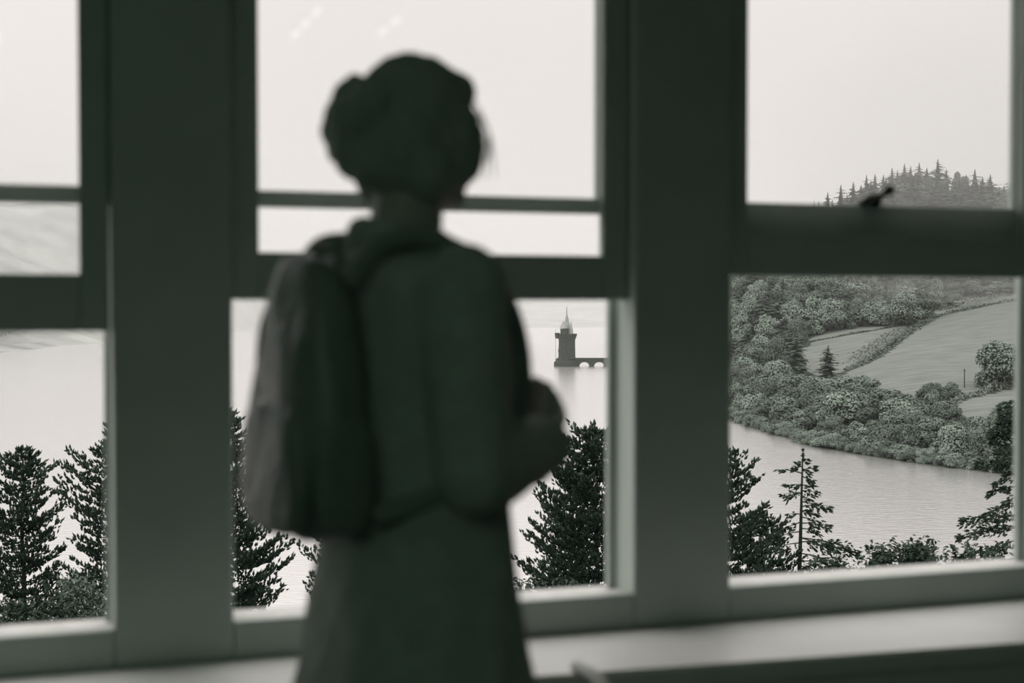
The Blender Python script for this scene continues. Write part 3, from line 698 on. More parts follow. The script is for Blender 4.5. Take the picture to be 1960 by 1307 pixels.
for (x, y0, y1, w, dy) in ((-2, 634, 640, .5, -16.7), (-4, 657, 662, .5, -17.3), (8, 660, 668, .6, -14.9), (-2, 670, 676, .5, -17.3), (9, 647, 650, .5, -16.5), (-12, 668, 674, .5, -6)):
    bm = bmesh.new(); box(bm, (x * PX, dy * PX, tz((y0 + y1) / 2)), (w, .3, (y1 - y0) / 2 * PX)); o = from_bm('window_slit', bm, M_core, tower)
# bridge: deck on arches, running to the right bank
br = tag(empty('arched_bridge', tc_), 'low stone arched bridge leading right from the tower', 'bridge')
bz0, bz1 = 0.0, tz(686)
def arch_span(x0, x1, y0, y1):
    bm = bmesh.new(); n = 14; half = (x1 - x0) / 2; cx = (x0 + x1) / 2; pier = 4.6 * PX
    ra = half - pier; rise = tz(692.8) - .3
    out = []
    prof = [(cx - ra * math.cos(PI * i / n), .3 + rise * math.sin(PI * i / n)) for i in range(n + 1)]
    lower = [(x0, -1.5), (cx - ra, -1.5)] + prof + [(cx + ra, -1.5), (x1, -1.5)]
    for (a, b) in zip(lower[:-1], lower[1:]):
        if abs(a[0] - b[0]) < 1e-6: continue
        vv = [[bm.verts.new((p[0], y, z)) for p, z in ((a, a[1]), (b, b[1]), (b, bz1 - .9), (a, bz1 - .9))] for y in (y0, y1)]
        bm.faces.new(vv[0]); bm.faces.new(vv[1][::-1]); bm.faces.new((vv[0][1], vv[0][0], vv[1][0], vv[1][1])); bm.faces.new((vv[0][3], vv[0][2], vv[1][2], vv[1][3]))
    bmesh.ops.remove_doubles(bm, verts=bm.verts[:], dist=.001)
    return from_bm('arch', bm, M_stone, br)
sp = 27.9 * PX
x_start = (1104 - 1082) * PX
for k in range(10):
    arch_span(x_start + sp * k, x_start + sp * (k + 1), -2.0, 2.0)
for yy in (-2.15, 2.15):
    bm = bmesh.new(); box(bm, ((16 * PX + x_start + sp * 10) / 2, yy, bz1 - .35), ((x_start + sp * 10 - 16 * PX) / 2, .25, .6)); from_bm('parapet', bm, M_stone, br)
bm = bmesh.new(); box(bm, ((15 * PX + x_start) / 2, 0, (bz1 - 1.0) / 2 - .5), ((x_start - 14 * PX) / 2, 1.9, (bz1) / 2)); from_bm('abutment', bm, M_stone, br)

# ------------------------------------------------------------------ near trees on the slope below the house
def spindle(verts, faces, p, d, L_, r, rng):
    d = d.normalized(); x = d.orthogonal().normalized(); x = Matrix.Rotation(rng.uniform(0, 6.28), 3, d) @ x; y = d.cross(x); k = len(verts)
    m_ = p + d * L_ * .4
    verts.append(tuple(p)); verts.append(tuple(p + d * L_))
    for q in range(3):
        a = 2 * PI * q / 3; verts.append(tuple(m_ + (x * math.cos(a) + y * math.sin(a)) * r))
    for q in range(3):
        a, b = k + 2 + q, k + 2 + (q + 1) % 3
        faces.append((k, b, a)); faces.append((k + 1, a, b))
def near_z(x, y): return float(f_near(np.array([x]), np.array([y]))[0])
def pine(px, ytip, Y, prof, label, seed, dens=1.0, tuft=.22, m=M_near, lean=0.0, crown_name='pine_tree', gap=0.0):
    """prof: list of (fraction of height from the tip in px, half width in px)"""
    rng = random.Random(seed); k = Y / F_PX
    tip = at(px, ytip, Y); gz = near_z(tip.x, Y); H = tip.z - gz
    root = tag(empty(crown_name, (tip.x, Y, gz)), label, 'tree')
    bm = bmesh.new(); npt = 12
    tp = [V((lean * (1 - i / npt) * -1 * H * 0 + .05 * math.sin(i * 1.3), .05 * math.cos(i * 1.7), H * i / npt - (.3 if i == 0 else 0))) for i in range(npt + 1)]
    tr = [max(.015, .13 * (1 - i / npt) + .012) * (H / 9) for i in range(npt + 1)]
    tube(bm, tp, tr, 7); from_bm('trunk', bm, M_bark, root)
    def R(dz):      # half width at depth dz (m) under the tip
        y = dz / k
        for (a, ra), (b, rb) in zip(prof[:-1], prof[1:]):
            if a <= y <= b: return (ra + (rb - ra) * (y - a) / (b - a)) * k
        return prof[-1][1] * k
    verts, faces = [], []; bm = bmesh.new(); dz = .15
    depth = min(H - .5, 8.5)
    while dz < depth:
        nb = rng.randint(4, 6); a0 = rng.uniform(0, 6.28)
        if rng.random() < gap: dz += .5; continue
        for b in range(nb):
            a = a0 + 2 * PI * b / nb + rng.uniform(-.35, .35); Lb = max(.12, R(dz) * rng.uniform(.5, 1.15)); rise = rng.uniform(.15, .45) * (1 - .06 * dz)
            d = V((math.cos(a), math.sin(a), 0)); base = V((0, 0, H - dz)); pts = []
            nseg = max(3, int(Lb / .22)); wob = rng.uniform(-.25, .25)
            for i in range(nseg + 1):
                u = i / nseg; pts.append(base + d * Lb * u + V((-d.y, d.x, 0)) * wob * Lb * u * u + V((0, 0, Lb * (rise * u + .18 * u * u - .12 * math.sin(u * PI)))))
            tube(bm, pts, [max(.006, .028 * (1 - i / (nseg + .5)) * min(1, Lb)) for i in range(nseg + 1)], 4, cap=False)
            nt_ = int(Lb * 28 * dens) + 5
            for q in range(nt_):
                u = rng.uniform(.12, 1) ** .75; i = min(int(u * nseg), nseg - 1); p = pts[i].lerp(pts[i + 1], u * nseg - i)
                sdl = rng.choice((-1, 1)) * rng.random() * (.10 + .30 * (1 - u * .6)) * min(Lb, 1.4)
                p = p + V((-d.y, d.x, 0)) * sdl + d * abs(sdl) * .5 + V((0, 0, abs(sdl) * .25 + rng.uniform(-.05, .06)))
                dd = d * rng.uniform(.1, .9) + V((rng.uniform(-.5, .5), rng.uniform(-.5, .5), rng.uniform(.35, 1.3)))
                spindle(verts, faces, p, dd, tuft * rng.uniform(.6, 1.25), tuft * rng.uniform(.17, .27), rng)
        dz += rng.uniform(.20, .40)
    for q in range(10):
        spindle(verts, faces, V((rng.uniform(-.04, .04), rng.uniform(-.04, .04), H - rng.uniform(.02, .5))), V((rng.uniform(-.7, .7), rng.uniform(-.7, .7), 1)), tuft, tuft * .2, rng)
    tag(from_bm('boughs', bm, M_bark, root), kind='stuff')
    tag(from_arr('needles', verts, faces, m, root), kind='stuff')
    return root
pine(42, 858, 56, [(0, 6), (25, 30), (70, 62), (150, 72), (260, 80), (420, 90)], 'dark pine with a pointed top at the far left of the left window', 1, 1.2)
pine(212, 812, 53, [(0, 5), (50, 22), (95, 88), (150, 96), (260, 102), (420, 115)], 'dark pine half hidden behind the left post', 2, 1.0)
pine(330, 840, 58, [(0, 6), (60, 55), (200, 85), (420, 100)], 'dark pine hidden behind the left post', 9, .7)
pine(432, 786, 50, [(0, 6), (40, 34), (110, 62), (190, 90), (240, 118), (330, 122), (420, 128)], 'dark pine right of the left post, beside the backpack', 3, 1.5)
pine(690, 950, 55, [(0, 6), (40, 70), (100, 110), (200, 118), (420, 120)], 'dark tree behind the person at waist height', 4, .75)
pine(1142, 826, 50, [(0, 8), (18, 55), (60, 78), (110, 100), (180, 112), (250, 145), (300, 165), (420, 170)], 'big dark pine between the person and the middle window frame', 5, 1.6)
pine(1095, 905, 57, [(0, 8), (40, 40), (120, 75), (230, 110), (420, 120)], 'thinner pine just left of the big one in the middle window', 6, .6)
pine(1378, 868, 48, [(0, 20), (30, 60), (80, 84), (105, 60), (125, 70), (150, 108), (200, 122), (420, 130)], 'broad layered pine at the left edge of the right window', 7, 1.15)
pine(1452, 985, 52, [(0, 8), (25, 45), (60, 62), (120, 75), (420, 85)], 'low bushy pine left of the slender fir', 8, 1.1)
pine(1250, 850, 60, [(0, 8), (60, 55), (200, 85), (420, 100)], 'dark pine hidden behind the right post', 10, .6)

# firs with single branches: (side reach px, y at trunk, y at tip)
def fir(px, ytip, Y, branches, label, seed, tr0=.12, spray=.2, thick=1.0, trunk_px=None):
    rng = random.Random(seed); k = Y / F_PX
    tip = at(px, ytip, Y); gz = near_z(tip.x, Y); H = tip.z - gz
    root = tag(empty('fir_tree', (tip.x, Y, gz)), label, 'tree')
    bm = bmesh.new(); n = 14
    tube(bm, [V((((trunk_px or px) - px) * k * (1 - i / n), .02 * math.cos(i), H * i / n - (.3 if i == 0 else 0))) for i in range(n + 1)], [tr0 * (1 - i / n) ** .8 + .012 for i in range(n + 1)], 8)
    from_bm('trunk', bm, M_bark, root)
    for (dx, ya, yt, w) in branches:
        az = rng.uniform(-.75, .75); L_ = abs(dx) * k; sx = 1 if dx > 0 else -1
        fr = (ya - ytip) * k / H; base = V((((trunk_px or px) - px) * k * fr, 0, H - (ya - ytip) * k))
        d = V((sx, math.tan(az), 0)); end = base + d * L_ + V((0, 0, -(yt - ya) * k))
        mid = base.lerp(end, .5) + V((0, 0, .06 * L_)); pts = bsp([base, mid, end], 5)
        bm = bmesh.new(); tube(bm, pts, [max(.006, .026 * (1 - i / (len(pts)))) for i in range(len(pts))], 4)
        br_ = from_bm('branch', bm, M_bark, root)
        verts, faces = [], []; side = V((-d.y, d.x, 0)).normalized(); axis = (end - base).normalized()
        for q in range(int((10 + L_ * 34) * w * thick)):
            u = rng.uniform(.16, 1.03) ** .8; i = min(int(u * (len(pts) - 1)), len(pts) - 2); p = pts[i].lerp(pts[i + 1], min(u * (len(pts) - 1) - i, 1))
            off = rng.uniform(-1, 1) * (.10 + .22 * (1.05 - u)) * min(L_, 1.3) * 1.1 * w
            p = p + side * off + V((0, 0, rng.uniform(-.14, .08) * w - abs(off) * .25))
            dd = axis * rng.uniform(.5, 1.1) + side * (1 if off > 0 else -1) * rng.uniform(.1, .7) + V((0, 0, rng.uniform(-.8, .35)))
            spindle(verts, faces, p, dd, spray * rng.uniform(.7, 1.3), spray * rng.uniform(.16, .26), rng)
        tag(from_arr('needles', verts, faces, M_near, br_), kind='stuff')
    verts, faces = [], []
    for q in range(34):
        u = rng.random() ** 1.2 * 26 * k
        spindle(verts, faces, V((rng.uniform(-.03, .03), rng.uniform(-.03, .03), H - u)), V((rng.uniform(-1, 1), rng.uniform(-1, 1), .7)), spray * (.35 + u * .9), spray * .17, rng)
    tag(from_arr('leader_needles', verts, faces, M_near, root), kind='stuff')
    return root
fb = [(-12, 884, 886, .8), (10, 878, 882, .8), (-16, 893, 896, .8), (14, 896, 910, 1), (-42, 906, 902, .55), (22, 900, 896, 1.0), (20, 912, 922, 1.2), (-10, 926, 930, .8), (12, 928, 932, .7), (-34, 930, 926, .6), (-40, 944, 944, .8), (-26, 944, 952, .9),
      (34, 940, 946, 1.1), (24, 952, 960, .9), (45, 960, 972, 1.0), (52, 970, 966, .7), (30, 978, 984, .8), (18, 980, 978, .7), (-24, 985, 984, .7), (42, 990, 1000, 1.0), (50, 1002, 1006, .9), (-38, 1000, 1020, 1.0), (-48, 1018, 1034, 1.2), (36, 1012, 1022, .8), (48, 1030, 1048, 1.0),
      (108, 1030, 1058, 1.5), (84, 1038, 1040, 1.4), (-60, 1040, 1046, 1.4), (-46, 1060, 1072, 1.3), (60, 1060, 1072, 1.2), (70, 1076, 1080, 1.0), (-64, 1080, 1092, 1.4), (40, 1085, 1096, 1.3), (-30, 1096, 1104, 1.3), (36, 1100, 1112, 1.2), (-80, 1110, 1120, 1.4), (80, 1112, 1130, 1.4)]
fir(1537, 860, 52, fb, 'slender sparse fir standing alone before the water in the right window', 21, .13, .2, .8, trunk_px=1524)
fb2 = []
rr = random.Random(5)
for y in range(770, 900, 12): fb2.append((-rr.uniform(34, 72) * (.5 + (y - 770) / 200), y, y + rr.uniform(-4, 12), 1.3))
for (dx, ya, yt) in ((-44, 905, 925), (-50, 932, 946), (-34, 950, 962), (-80, 968, 980), (-50, 985, 992), (-92, 990, 1006), (-60, 1010, 1018), (-108, 1012, 1030), (-70, 1035, 1044), (-96, 1050, 1064), (-60, 1070, 1080), (-104, 1084, 1098)): fb2.append((dx, ya, yt, .95))
for i in range(22): fb2.append(((22 + i * 4) * rr.uniform(.8, 1.1), 790 + i * 15, 796 + i * 15.5, 1.1))
fir(1952, 748, 44, fb2, 'dark dense fir at the right edge of the right window', 22, .14, .17, 1.8)

def shrub(px, yt, Y, w_px, label, seed, m=M_bush, n=1500, leaf=.11, group=None):
    rng = random.Random(seed); k = Y / F_PX; top = at(px, yt, Y); gz = near_z(top.x, Y); H = top.z - gz; Rr = w_px * k / 2
    root = tag(empty('shrub', (top.x, Y, gz)), label, 'shrub', group)
    bm = bmesh.new(); verts, faces = [], []
    for s in range(26):
        a = rng.uniform(0, 6.28); r = Rr * math.sqrt(rng.random()); hh = H - (H * .10 + .5) * (r / Rr) ** 2 - rng.uniform(0, .35) * (s > 3)
        e = V((r * math.cos(a), r * math.sin(a), hh)); st_ = V((r * .25 * math.cos(a), r * .25 * math.sin(a), -.2)); md = st_.lerp(e, .55) + V((rng.uniform(-.1, .1), rng.uniform(-.1, .1), .1))
        pts = [st_, md, e]; tube(bm, pts, [.03, .018, .006], 4, cap=False)
        for q in range(n // 26):
            u = 1 - rng.random() ** 1.4 * .62; p = (md.lerp(e, (u - .5) * 2) if u > .5 else st_.lerp(md, u * 2)) + V((rng.gauss(0, .17), rng.gauss(0, .17), rng.gauss(0, .12)))
            nrm = V((rng.gauss(0, .7), rng.gauss(0, .7), 1)).normalized(); x = nrm.orthogonal().normalized(); x = Matrix.Rotation(rng.uniform(0, 6.28), 3, nrm) @ x; y = nrm.cross(x); s_ = leaf * rng.uniform(.6, 1.3); kk = len(verts)
            for (a1, b1, c1_) in ((-1, 0, -.1), (0, -.45, .1), (1, 0, -.25), (0, .45, .1)): verts.append(tuple(p + x * a1 * s_ + y * b1 * s_ + nrm * c1_ * s_))
            faces.append((kk, kk + 1, kk + 2)); faces.append((kk, kk + 2, kk + 3))
    tag(from_bm('stems', bm, M_bark, root), kind='stuff'); tag(from_arr('foliage', verts, faces, m, root), kind='stuff')
    return root
shrub(1588, 1048, 42, 85, 'low dark shrub right of the slender fir base', 31)
shrub(1672, 1036, 42, 120, 'low loose shrub second right of the slender fir', 32, n=1900)
shrub(1730, 1022, 43, 110, 'leafy shrub sloping up towards the tallest one', 33)
shrub(1795, 1006, 44, 120, 'tallest bushy shrub under the right window', 34, n=2400)
shrub(1755, 1030, 43, 70, 'leafy shrub leaning against the tallest one', 36, n=1400)
shrub(1868, 1024, 42, 130, 'dark shrub at the foot of the dense fir', 35, n=1800)
shrub(30, 1138, 44, 110, 'low shrub under the pointed pine', 37, n=1800)
shrub(150, 1076, 47, 90, 'pale young tree between the two left pines', 38, m=M_near2, n=2400, leaf=.08)
shrub(95, 1132, 44, 110, 'low shrub between the two left pines', 39, n=1800)
shrub(205, 1140, 44, 90, 'low shrub against the left post', 40, n=1500)
shrub(1010, 1096, 46, 90, 'low shrub beside the person in the middle window', 41, n=1500)
shrub(1090, 1112, 45, 110, 'low shrub under the big pine', 42, n=1800)
shrub(1430, 1096, 43, 90, 'low shrub under the layered pine', 43, n=1500)

# ------------------------------------------------------------------ person
PD = 2.15
KS = PD / F_PX
HEAD = math.radians(55)
Fv = V((math.sin(HEAD), math.cos(HEAD), 0)); Rv = V((math.cos(HEAD), -math.sin(HEAD), 0))
BC = V(((780 - 980) * KS, PD, 0))
def B(r, f, z): return BC + Rv * r + Fv * f + V((0, 0, z))
def capsule(bm, a, b, ra, rb, seg=14, rings=5):
    a, b = V(a), V(b); t = (b - a).normalized(); x = t.orthogonal().normalized(); y = t.cross(x); rr_ = []
    def ring(c, r): return [bm.verts.new(c + (x * math.cos(2 * PI * q / seg) + y * math.sin(2 * PI * q / seg)) * r) for q in range(seg)]
    for i in range(1, rings + 1):
        an = PI / 2 * (1 - i / rings); rr_.append(ring(a - t * ra * math.sin(an), max(ra * math.cos(an), 1e-4)))
    for i in range(0, rings):
        an = PI / 2 * i / rings; rr_.append(ring(b + t * rb * math.sin(an), rb * math.cos(an)))
    p0 = bm.verts.new(a - t * ra); p1 = bm.verts.new(b + t * rb)
    for c, d in zip(rr_[:-1], rr_[1:]):
        for q in range(seg): bm.faces.new((c[q], c[(q + 1) % seg], d[(q + 1) % seg], d[q]))
    for q in range(seg):
        bm.faces.new((p0, rr_[0][(q + 1) % seg], rr_[0][q])); bm.faces.new((p1, rr_[-1][q], rr_[-1][(q + 1) % seg]))
def chain(bm, pts, rad):
    for i in range(len(pts) - 1): capsule(bm, pts[i], pts[i + 1], rad[i], rad[i + 1])
def ell(bm, c, ax, rot=None, sub=3):
    m = Matrix.Translation(V(c)) @ (rot.to_4x4() if rot else Matrix.Identity(4)) @ Matrix.Diagonal((*ax, 1))
    bmesh.ops.create_icosphere(bm, subdivisions=sub, radius=1.0, matrix=m)
ROT = Matrix((Rv, Fv, V((0, 0, 1)))).transposed()     # local axes: right, forward, up
def loft(bm, secs, seg=32):
    """secs: (r offset, f offset, z, half r, half f)"""
    rings = []
    for (ro, fo, z, a, b) in secs:
        rings.append([bm.verts.new(B(ro + a * math.copysign(abs(math.cos(t)) ** .9, math.cos(t)), fo + b * math.copysign(abs(math.sin(t)) ** .9, math.sin(t)), z)) for t in [2 * PI * q / seg for q in range(seg)]])
    for c, d in zip(rings[:-1], rings[1:]):
        for q in range(seg): bm.faces.new((c[q], c[(q + 1) % seg], d[(q + 1) % seg], d[q]))
    bm.faces.new(rings[0][::-1]); bm.faces.new(rings[-1])
def weld(name, bm, m, parent, voxel, smooth=4, disp=None):
    """one continuous skin round everything in bm"""
    bmesh.ops.recalc_face_normals(bm, faces=bm.faces[:])
    me = bpy.data.meshes.new(name + '_raw'); bm.to_mesh(me); bm.free()
    ws = bpy.data.scenes.new('weld_scratch')
    tmp = bpy.data.objects.new('tmp', me); ws.collection.objects.link(tmp)
    r = tmp.modifiers.new('r', 'REMESH'); r.mode = 'VOXEL'; r.voxel_size = voxel
    s = tmp.modifiers.new('s', 'SMOOTH'); s.factor = .5; s.iterations = smooth
    
    with bpy.context.temp_override(scene=ws, view_layer=ws.view_layers[0]): dg = bpy.context.evaluated_depsgraph_get()
    out = bpy.data.meshes.new_from_object(tmp.evaluated_get(dg)); out.name = name
    bpy.data.objects.remove(tmp); bpy.data.meshes.remove(me); bpy.data.scenes.remove(ws)
    if disp:
        new = [c + n * disp(c) for c, n in [(v.co.copy(), v.normal.copy()) for v in out.vertices]]
        out.vertices.foreach_set('co', [t for c in new for t in c]); out.update()
    return new_obj(name, out, m, parent, True)

person = tag(empty('person', BC), 'person in a dark coat with hair pinned up, backpack on, looking out of the window', 'person')
bpy.context.view_layer.update(); pinv = Matrix.Translation(-BC)
HC = V(((800 - 980) * KS, PD + .02, 1.562))             # skull centre
HH = math.radians(44)
hF = V((math.sin(HH), math.cos(HH), 0)); hR = V((math.cos(HH), -math.sin(HH), 0)); HROT = Matrix((hR, hF, V((0, 0, 1)))).transposed()
def Hd(r, f, z): return HC + hR * r + hF * f + V((0, 0, z))

bm = bmesh.new()
# head
ell(bm, Hd(0, -.008, .012), (.074, .094, .098), HROT)
ell(bm, Hd(0, .030, -.045), (.060, .062, .075), HROT)
ell(bm, Hd(0, .062, -.095), (.026, .026, .022), HROT)          # chin
chain(bm, [Hd(-.045, -.01, -.075), Hd(-.022, .052, -.098)], [.022, .02]); chain(bm, [Hd(.045, -.01, -.075), Hd(.022, .052, -.098)], [.022, .02])
chain(bm, [Hd(0, .085, .010), Hd(0, .101, -.029)], [.0065, .0095]); ell(bm, Hd(-.0085, .093, -.033), (.0075, .009, .0065), HROT, 2); ell(bm, Hd(.0085, .093, -.033), (.0075, .009, .0065), HROT, 2)
ell(bm, Hd(0, .088, -.058), (.022, .009, .006), HROT, 2); ell(bm, Hd(0, .085, -.068), (.019, .009, .007), HROT, 2)   # lips
chain(bm, [Hd(-.045, .078, .022), Hd(-.012, .089, .022)], [.008, .008]); chain(bm, [Hd(.045, .078, .022), Hd(.012, .089, .022)], [.008, .008])   # brow
for sx in (-1, 1):
    ell(bm, Hd(sx * .042, .058, -.028), (.024, .020, .026), HROT, 2); ell(bm, Hd(sx * .031, .074, .013), (.017, .009, .006), HROT, 2); ell(bm, Hd(sx * .031, .073, -.008), (.016, .008, .005), HROT, 2)
    ell(bm, Hd(sx * .077, -.004, -.012), (.008, .020, .031), HROT, 2); ell(bm, Hd(sx * .078, .002, -.036), (.007, .010, .011), HROT, 2)   # ears
# neck, torso, limbs
chain(bm, [B(0, -.012, 1.35), Hd(0, -.015, -.06)], [.058, .054])
loft(bm, [(0, -.01, 1.385, .06, .055), (0, -.005, 1.35, .13, .075), (0, 0, 1.31, .165, .088), (0, .01, 1.22, .16, .10), (0, .005, 1.10, .14, .095), (0, 0, 1.00, .135, .09), (0, 0, .90, .165, .105), (0, 0, .80, .175, .11), (0, 0, .74, .14, .09)])
SH = {1: B(.165, -.01, 1.335), -1: B(-.165, -.01, 1.335)}
EL = {1: B(.215, -.02, 1.065), -1: B(-.215, .0, 1.06)}
WR = {1: B(.095, .185, 1.085), -1: B(-.055, .205, 1.09)}
for sx in (1, -1):
    chain(bm, [SH[sx], SH[sx].lerp(EL[sx], .5), EL[sx], EL[sx].lerp(WR[sx], .4), WR[sx]], [.05, .044, .038, .036, .026])
    hip = B(sx * .09, 0, .80); knee = B(sx * .10, .02, .45); ank = B(sx * .10, -.01, .09)
    chain(bm, [hip, hip.lerp(knee, .5), knee, knee.lerp(ank, .35), ank], [.085, .075, .055, .052, .036])
    chain(bm, [B(sx * .10, -.03, .05), B(sx * .105, .13, .035)], [.038, .032])
# hands: clasped in front of the chest, the right one curled over the left
def hand(bm, wr, fwd, pal, thumb_side, curl, spread=1.0):
    """wr wrist, fwd direction of the fingers, pal palm normal (fingers curl towards it)"""
    fwd = fwd.normalized(); pal = (pal - fwd * pal.dot(fwd)).normalized(); side = fwd.cross(pal) * thumb_side
    kn = wr + fwd * .085
    for q, off in enumerate((.028, .0095, -.0095, -.027)):
        chain(bm, [wr + fwd * .012 + side * off * .55, kn + side * off - fwd * (.004 * abs(q - 1))], [.017, .0125])
    ell(bm, wr + fwd * .05, (.034, .040, .015), Matrix((side, fwd, pal)).transposed(), 2)
    for q, (off, ln) in enumerate(((.0285, .92), (.0095, 1.0), (-.0095, .95), (-.0275, .76))):
        p = kn + side * off * 1.05 - fwd * (.004 * abs(q - 1)); ang = 0.0; pts = [p]
        for j, (l, c) in enumerate(((.042, curl[0]), (.026, curl[1]), (.021, curl[2]))):
            ang += c; p = p + (fwd * math.cos(ang) + pal * math.sin(ang)) * l * ln + side * off * .06 * spread; pts.append(p)
        chain(bm, pts, [.0095, .0088, .008, .0068])
    p0 = wr + fwd * .022 + side * .024; p1 = p0 + (fwd * .55 + side * .75 + pal * .35).normalized() * .042; p2 = p1 + (fwd * .85 + side * .1 + pal * .55).normalized() * .032; p3 = p2 + (fwd * .8 - side * .25 + pal * .6).normalized() * .026
    chain(bm, [p0, p1, p2, p3], [.014, .0115, .0095, .008])
hand(bm, WR[-1], (Rv * .35 + Fv * .5 + V((0, 0, .75))), (Rv * .9 - Fv * .5), 1, (.9, 1.25, .8))
hand(bm, WR[1], (-Rv * .45 + Fv * .65 + V((0, 0, .75))), (-Rv * .8 - Fv * .5), -1, (.75, 1.1, .7))
body = weld('body', bm, M_skin, person, .0042, 3); body.data.transform(pinv)
# eyes
for sx in (-1, 1):
    bm = bmesh.new(); ell(bm, Hd(sx * .031, .0712, .003), (.012, .0118, .0105), HROT, 3); o = from_bm('eye', bm, M_eye, person, True); o.data.transform(pinv)
    bm = bmesh.new(); ell(bm, Hd(sx * .031, .0810, .003), (.0055, .0025, .0055), HROT, 2); i_ = from_bm('iris', bm, M_metal, o, True); i_.data.transform(pinv)
    bm = bmesh.new(); chain(bm, [Hd(sx * .014, .089, .024), Hd(sx * .032, .087, .029), Hd(sx * .046, .075, .024)], [.0025, .003, .002]); o = from_bm('eyebrow', bm, M_hair, person, True); o.data.transform(pinv)
# coat
def folds(amp, sc, seed):
    def f(co):
        p = V((co.x * sc, co.y * sc, co.z * sc * .55 + seed)); return amp * (mnoise.noise(p) + .5 * mnoise.noise(p * 2.3))
    return f
bm = bmesh.new()
loft(bm, [(0, -.012, 1.402, .062, .060), (0, -.010, 1.375, .105, .078), (0, -.006, 1.345, .162, .098), (0, 0, 1.29, .190, .115), (0, .012, 1.20, .186, .128), (0, .012, 1.10, .178, .126), (.0, .010, 1.00, .176, .124), (.004, .008, .93, .182, .128),
          (.004, .008, .84, .198, .142), (.004, .006, .72, .216, .160), (.004, .004, .56, .240, .188), (.004, .0, .42, .256, .205), (.004, 0, .415, .25, .20)])
for sx in (1, -1):
    S_, E_, W_ = SH[sx], EL[sx], WR[sx]
    chain(bm, [S_ + V((0, 0, -.012)), S_.lerp(E_, .5), E_, E_.lerp(W_, .45), E_.lerp(W_, .93)], [.066, .062, .058, .056, .047])
# collar
chain(bm, [B(-.055, .02, 1.392), B(-.05, -.055, 1.402), B(.0, -.078, 1.406), B(.05, -.055, 1.402), B(.055, .02, 1.392)], [.020, .022, .023, .022, .020])
coat = weld('coat', bm, M_coat, person, .006, 5, folds(.0085, 10, 2.0)); coat.data.transform(pinv)
# front opening edge and buttons
bm = bmesh.new(); pf = [B(-.012, .145 if z > 1.0 else .150 + (1.0 - z) * .085, z) for z in (1.34, 1.24, 1.12, 1.0, .85, .70, .55, .45)]; pf[0] = B(-.012, .098, 1.345)
tube(bm, pf, [.007] * len(pf), 6); o = from_bm('front_edge', bm, M_coat, person, True); o.data.transform(pinv)
for z in (1.27, 1.16, 1.0, .86, .72):
    bm = bmesh.new(); ell(bm, B(.018, .140 if z > 1.0 else .148 + (1.0 - z) * .085, z), (.011, .006, .011), ROT, 2); o = from_bm('button', bm, M_metal, person, True); o.data.transform(pinv)
# trouser legs and boots below the hem
for sx in (1, -1):
    bm = bmesh.new(); chain(bm, [B(sx * .10, .015, .55), B(sx * .10, .02, .45), B(sx * .10, -.008, .13)], [.074, .066, .055]); o = weld('trouser_leg', bm, M_coat, person, .008, 3); o.data.transform(pinv)
    bm = bmesh.new(); chain(bm, [B(sx * .10, -.012, .20), B(sx * .10, -.015, .07)], [.058, .05]); chain(bm, [B(sx * .10, -.03, .05), B(sx * .106, .135, .042)], [.05, .042])
    o = weld('boot', bm, M_boot, person, .006, 3)
    for v in o.data.vertices: v.co.z = max(v.co.z, 0.0)
    o.data.transform(pinv)
# hair: a full cap, a gathered roll at the back and loose strands
bm = bmesh.new()
ell(bm, Hd(0, -.010, .020), (.084, .099, .098), HROT)
ell(bm, Hd(0, -.045, -.022), (.082, .075, .085), HROT)
for sx in (-1, 1):
    ell(bm, Hd(sx * .066, .028, -.022), (.026, .040, .066), HROT)
    ell(bm, Hd(sx * .060, -.03, -.062), (.030, .042, .050), HROT)
ell(bm, Hd(0, .046, .058), (.068, .038, .042), HROT)
for (r, f, z, a) in ((-.046, -.104, .046, .024), (-.052, -.110, .020, .026), (-.054, -.112, -.004, .027), (-.050, -.108, -.030, .026), (-.038, -.096, -.054, .024), (-.034, -.098, .062, .018), (-.02, -.112, .01, .04), (-.02, -.108, -.035, .036), (.0, -.10, -.06, .03), (.01, -.10, .03, .04), (-.066, -.085, .025, .026), (-.062, -.075, -.045, .03)):
    ell(bm, Hd(r, f, z), (a, a, a * 1.1), HROT, 2)
hair = weld('hair', bm, M_hair, person, .005, 4, folds(.0035, 40, 5.0)); hair.data.transform(pinv)
bm = bmesh.new(); rs = random.Random(3)
for q in range(16):
    sx = rs.choice((-1, 1, 1)); a = rs.uniform(.02, .06); z0 = rs.uniform(-.02, .05)
    p0 = Hd(sx * .086, a * .6, z0); p1 = Hd(sx * (.094 + rs.uniform(0, .012)), a, z0 - .04); p2 = Hd(sx * (.088 + rs.uniform(-.01, .014)), a * 1.1, z0 - rs.uniform(.07, .10))
    pts = bsp([p0, p1, p2], 4); tube(bm, pts, [.0013] * (len(pts) - 1) + [.0005], 4)
o = from_bm('loose_strands', bm, M_hair, person); o['kind'] = 'stuff'; o.data.transform(pinv)

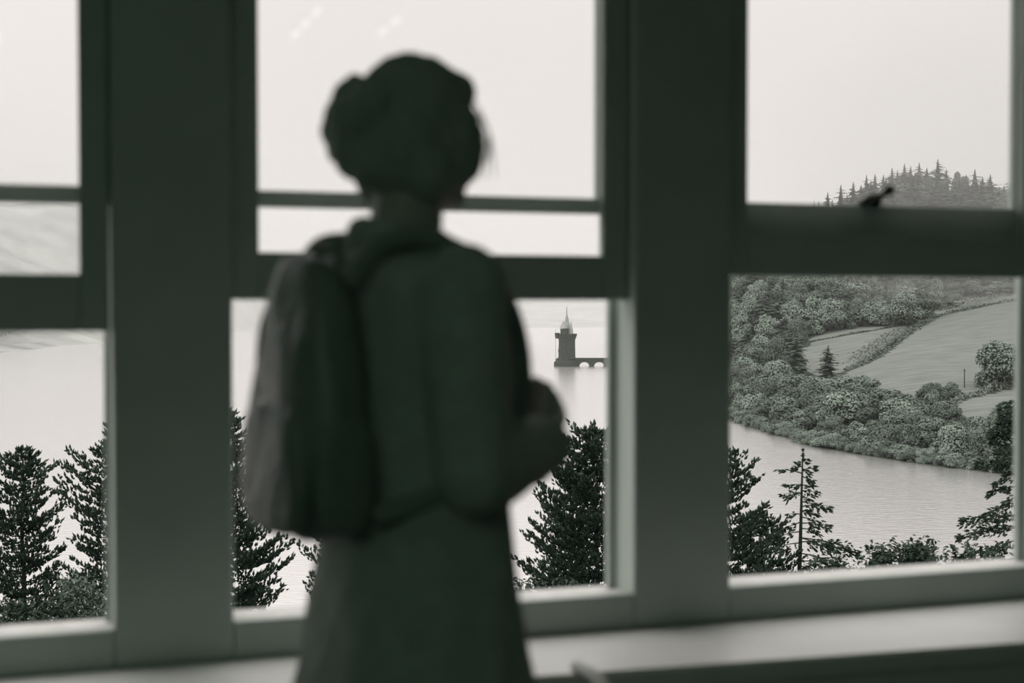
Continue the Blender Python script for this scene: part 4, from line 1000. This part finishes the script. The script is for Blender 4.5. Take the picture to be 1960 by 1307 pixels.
# ------------------------------------------------------------------ backpack
pack = tag(empty('backpack', B(0, -.19, .97)), 'dark rounded backpack worn on the back of the person', 'backpack')
bpy.context.view_layer.update(); kinv = pack.matrix_world.inverted()
def kp(o): o.data.transform(kinv); return o
def superell(bm, c, ax, p=.62, sub=4, taper=0.0):
    me0 = len(bm.verts); r = bmesh.ops.create_icosphere(bm, subdivisions=sub, radius=1.0)
    for v in r['verts']:
        d = v.co.normalized(); q = [math.copysign(abs(t) ** p, t) for t in d]; s_ = 1 - taper * max(q[2], -.2)
        v.co = V(c) + Rv * q[0] * ax[0] * s_ + Fv * q[1] * ax[1] * (s_ if q[1] < 0 else 1) + V((0, 0, q[2] * ax[2]))
bm = bmesh.new(); superell(bm, B(-.005, -.168, 1.165), (.118, .056, .205), .66, 5, .30)
sh = weld('main_compartment', bm, M_nylon, pack, .006, 4, folds(.008, 11, 9.0)); kp(sh)
bm = bmesh.new(); superell(bm, B(-.005, -.214, 1.07), (.095, .024, .10), .6, 4, .1); kp(weld('front_pocket', bm, M_nylon, pack, .005, 3, folds(.004, 16, 4.0)))
bm = bmesh.new(); superell(bm, B(-.118, -.165, 1.06), (.012, .042, .08), .6, 3); kp(from_bm('side_pocket', bm, M_nylon, pack, True))
bm = bmesh.new(); superell(bm, B(.110, -.165, 1.06), (.012, .042, .08), .6, 3); kp(from_bm('side_pocket', bm, M_nylon, pack, True))
bm = bmesh.new(); pts = bsp([B(-.100, -.200, 1.12), B(-.088, -.198, 1.26), B(-.045, -.182, 1.33), B(.04, -.182, 1.33), B(.083, -.198, 1.26), B(.095, -.200, 1.12)], 8); tube(bm, pts, [.006] * len(pts), 6); kp(from_bm('zipper', bm, M_strap, pack, True))
bm = bmesh.new(); pts = bsp([B(-.035, -.13, 1.355), B(-.03, -.14, 1.382), B(.03, -.14, 1.382), B(.035, -.13, 1.355)], 8); tube(bm, pts, [.008] * len(pts), 6); kp(from_bm('grab_handle', bm, M_strap, pack, True))
for sx in (-1, 1):
    bm = bmesh.new(); pts = bsp([B(sx * .07, -.135, 1.33), B(sx * .095, -.10, 1.385), B(sx * .105, -.02, 1.392), B(sx * .112, .070, 1.345), B(sx * .120, .118, 1.25), B(sx * .145, .100, 1.14), B(sx * .165, -.01, 1.05), B(sx * .112, -.12, 1.0)], 8)
    tube(bm, pts, [.016] * len(pts), 8)
    kp(from_bm('shoulder_strap', bm, M_strap, pack, True))
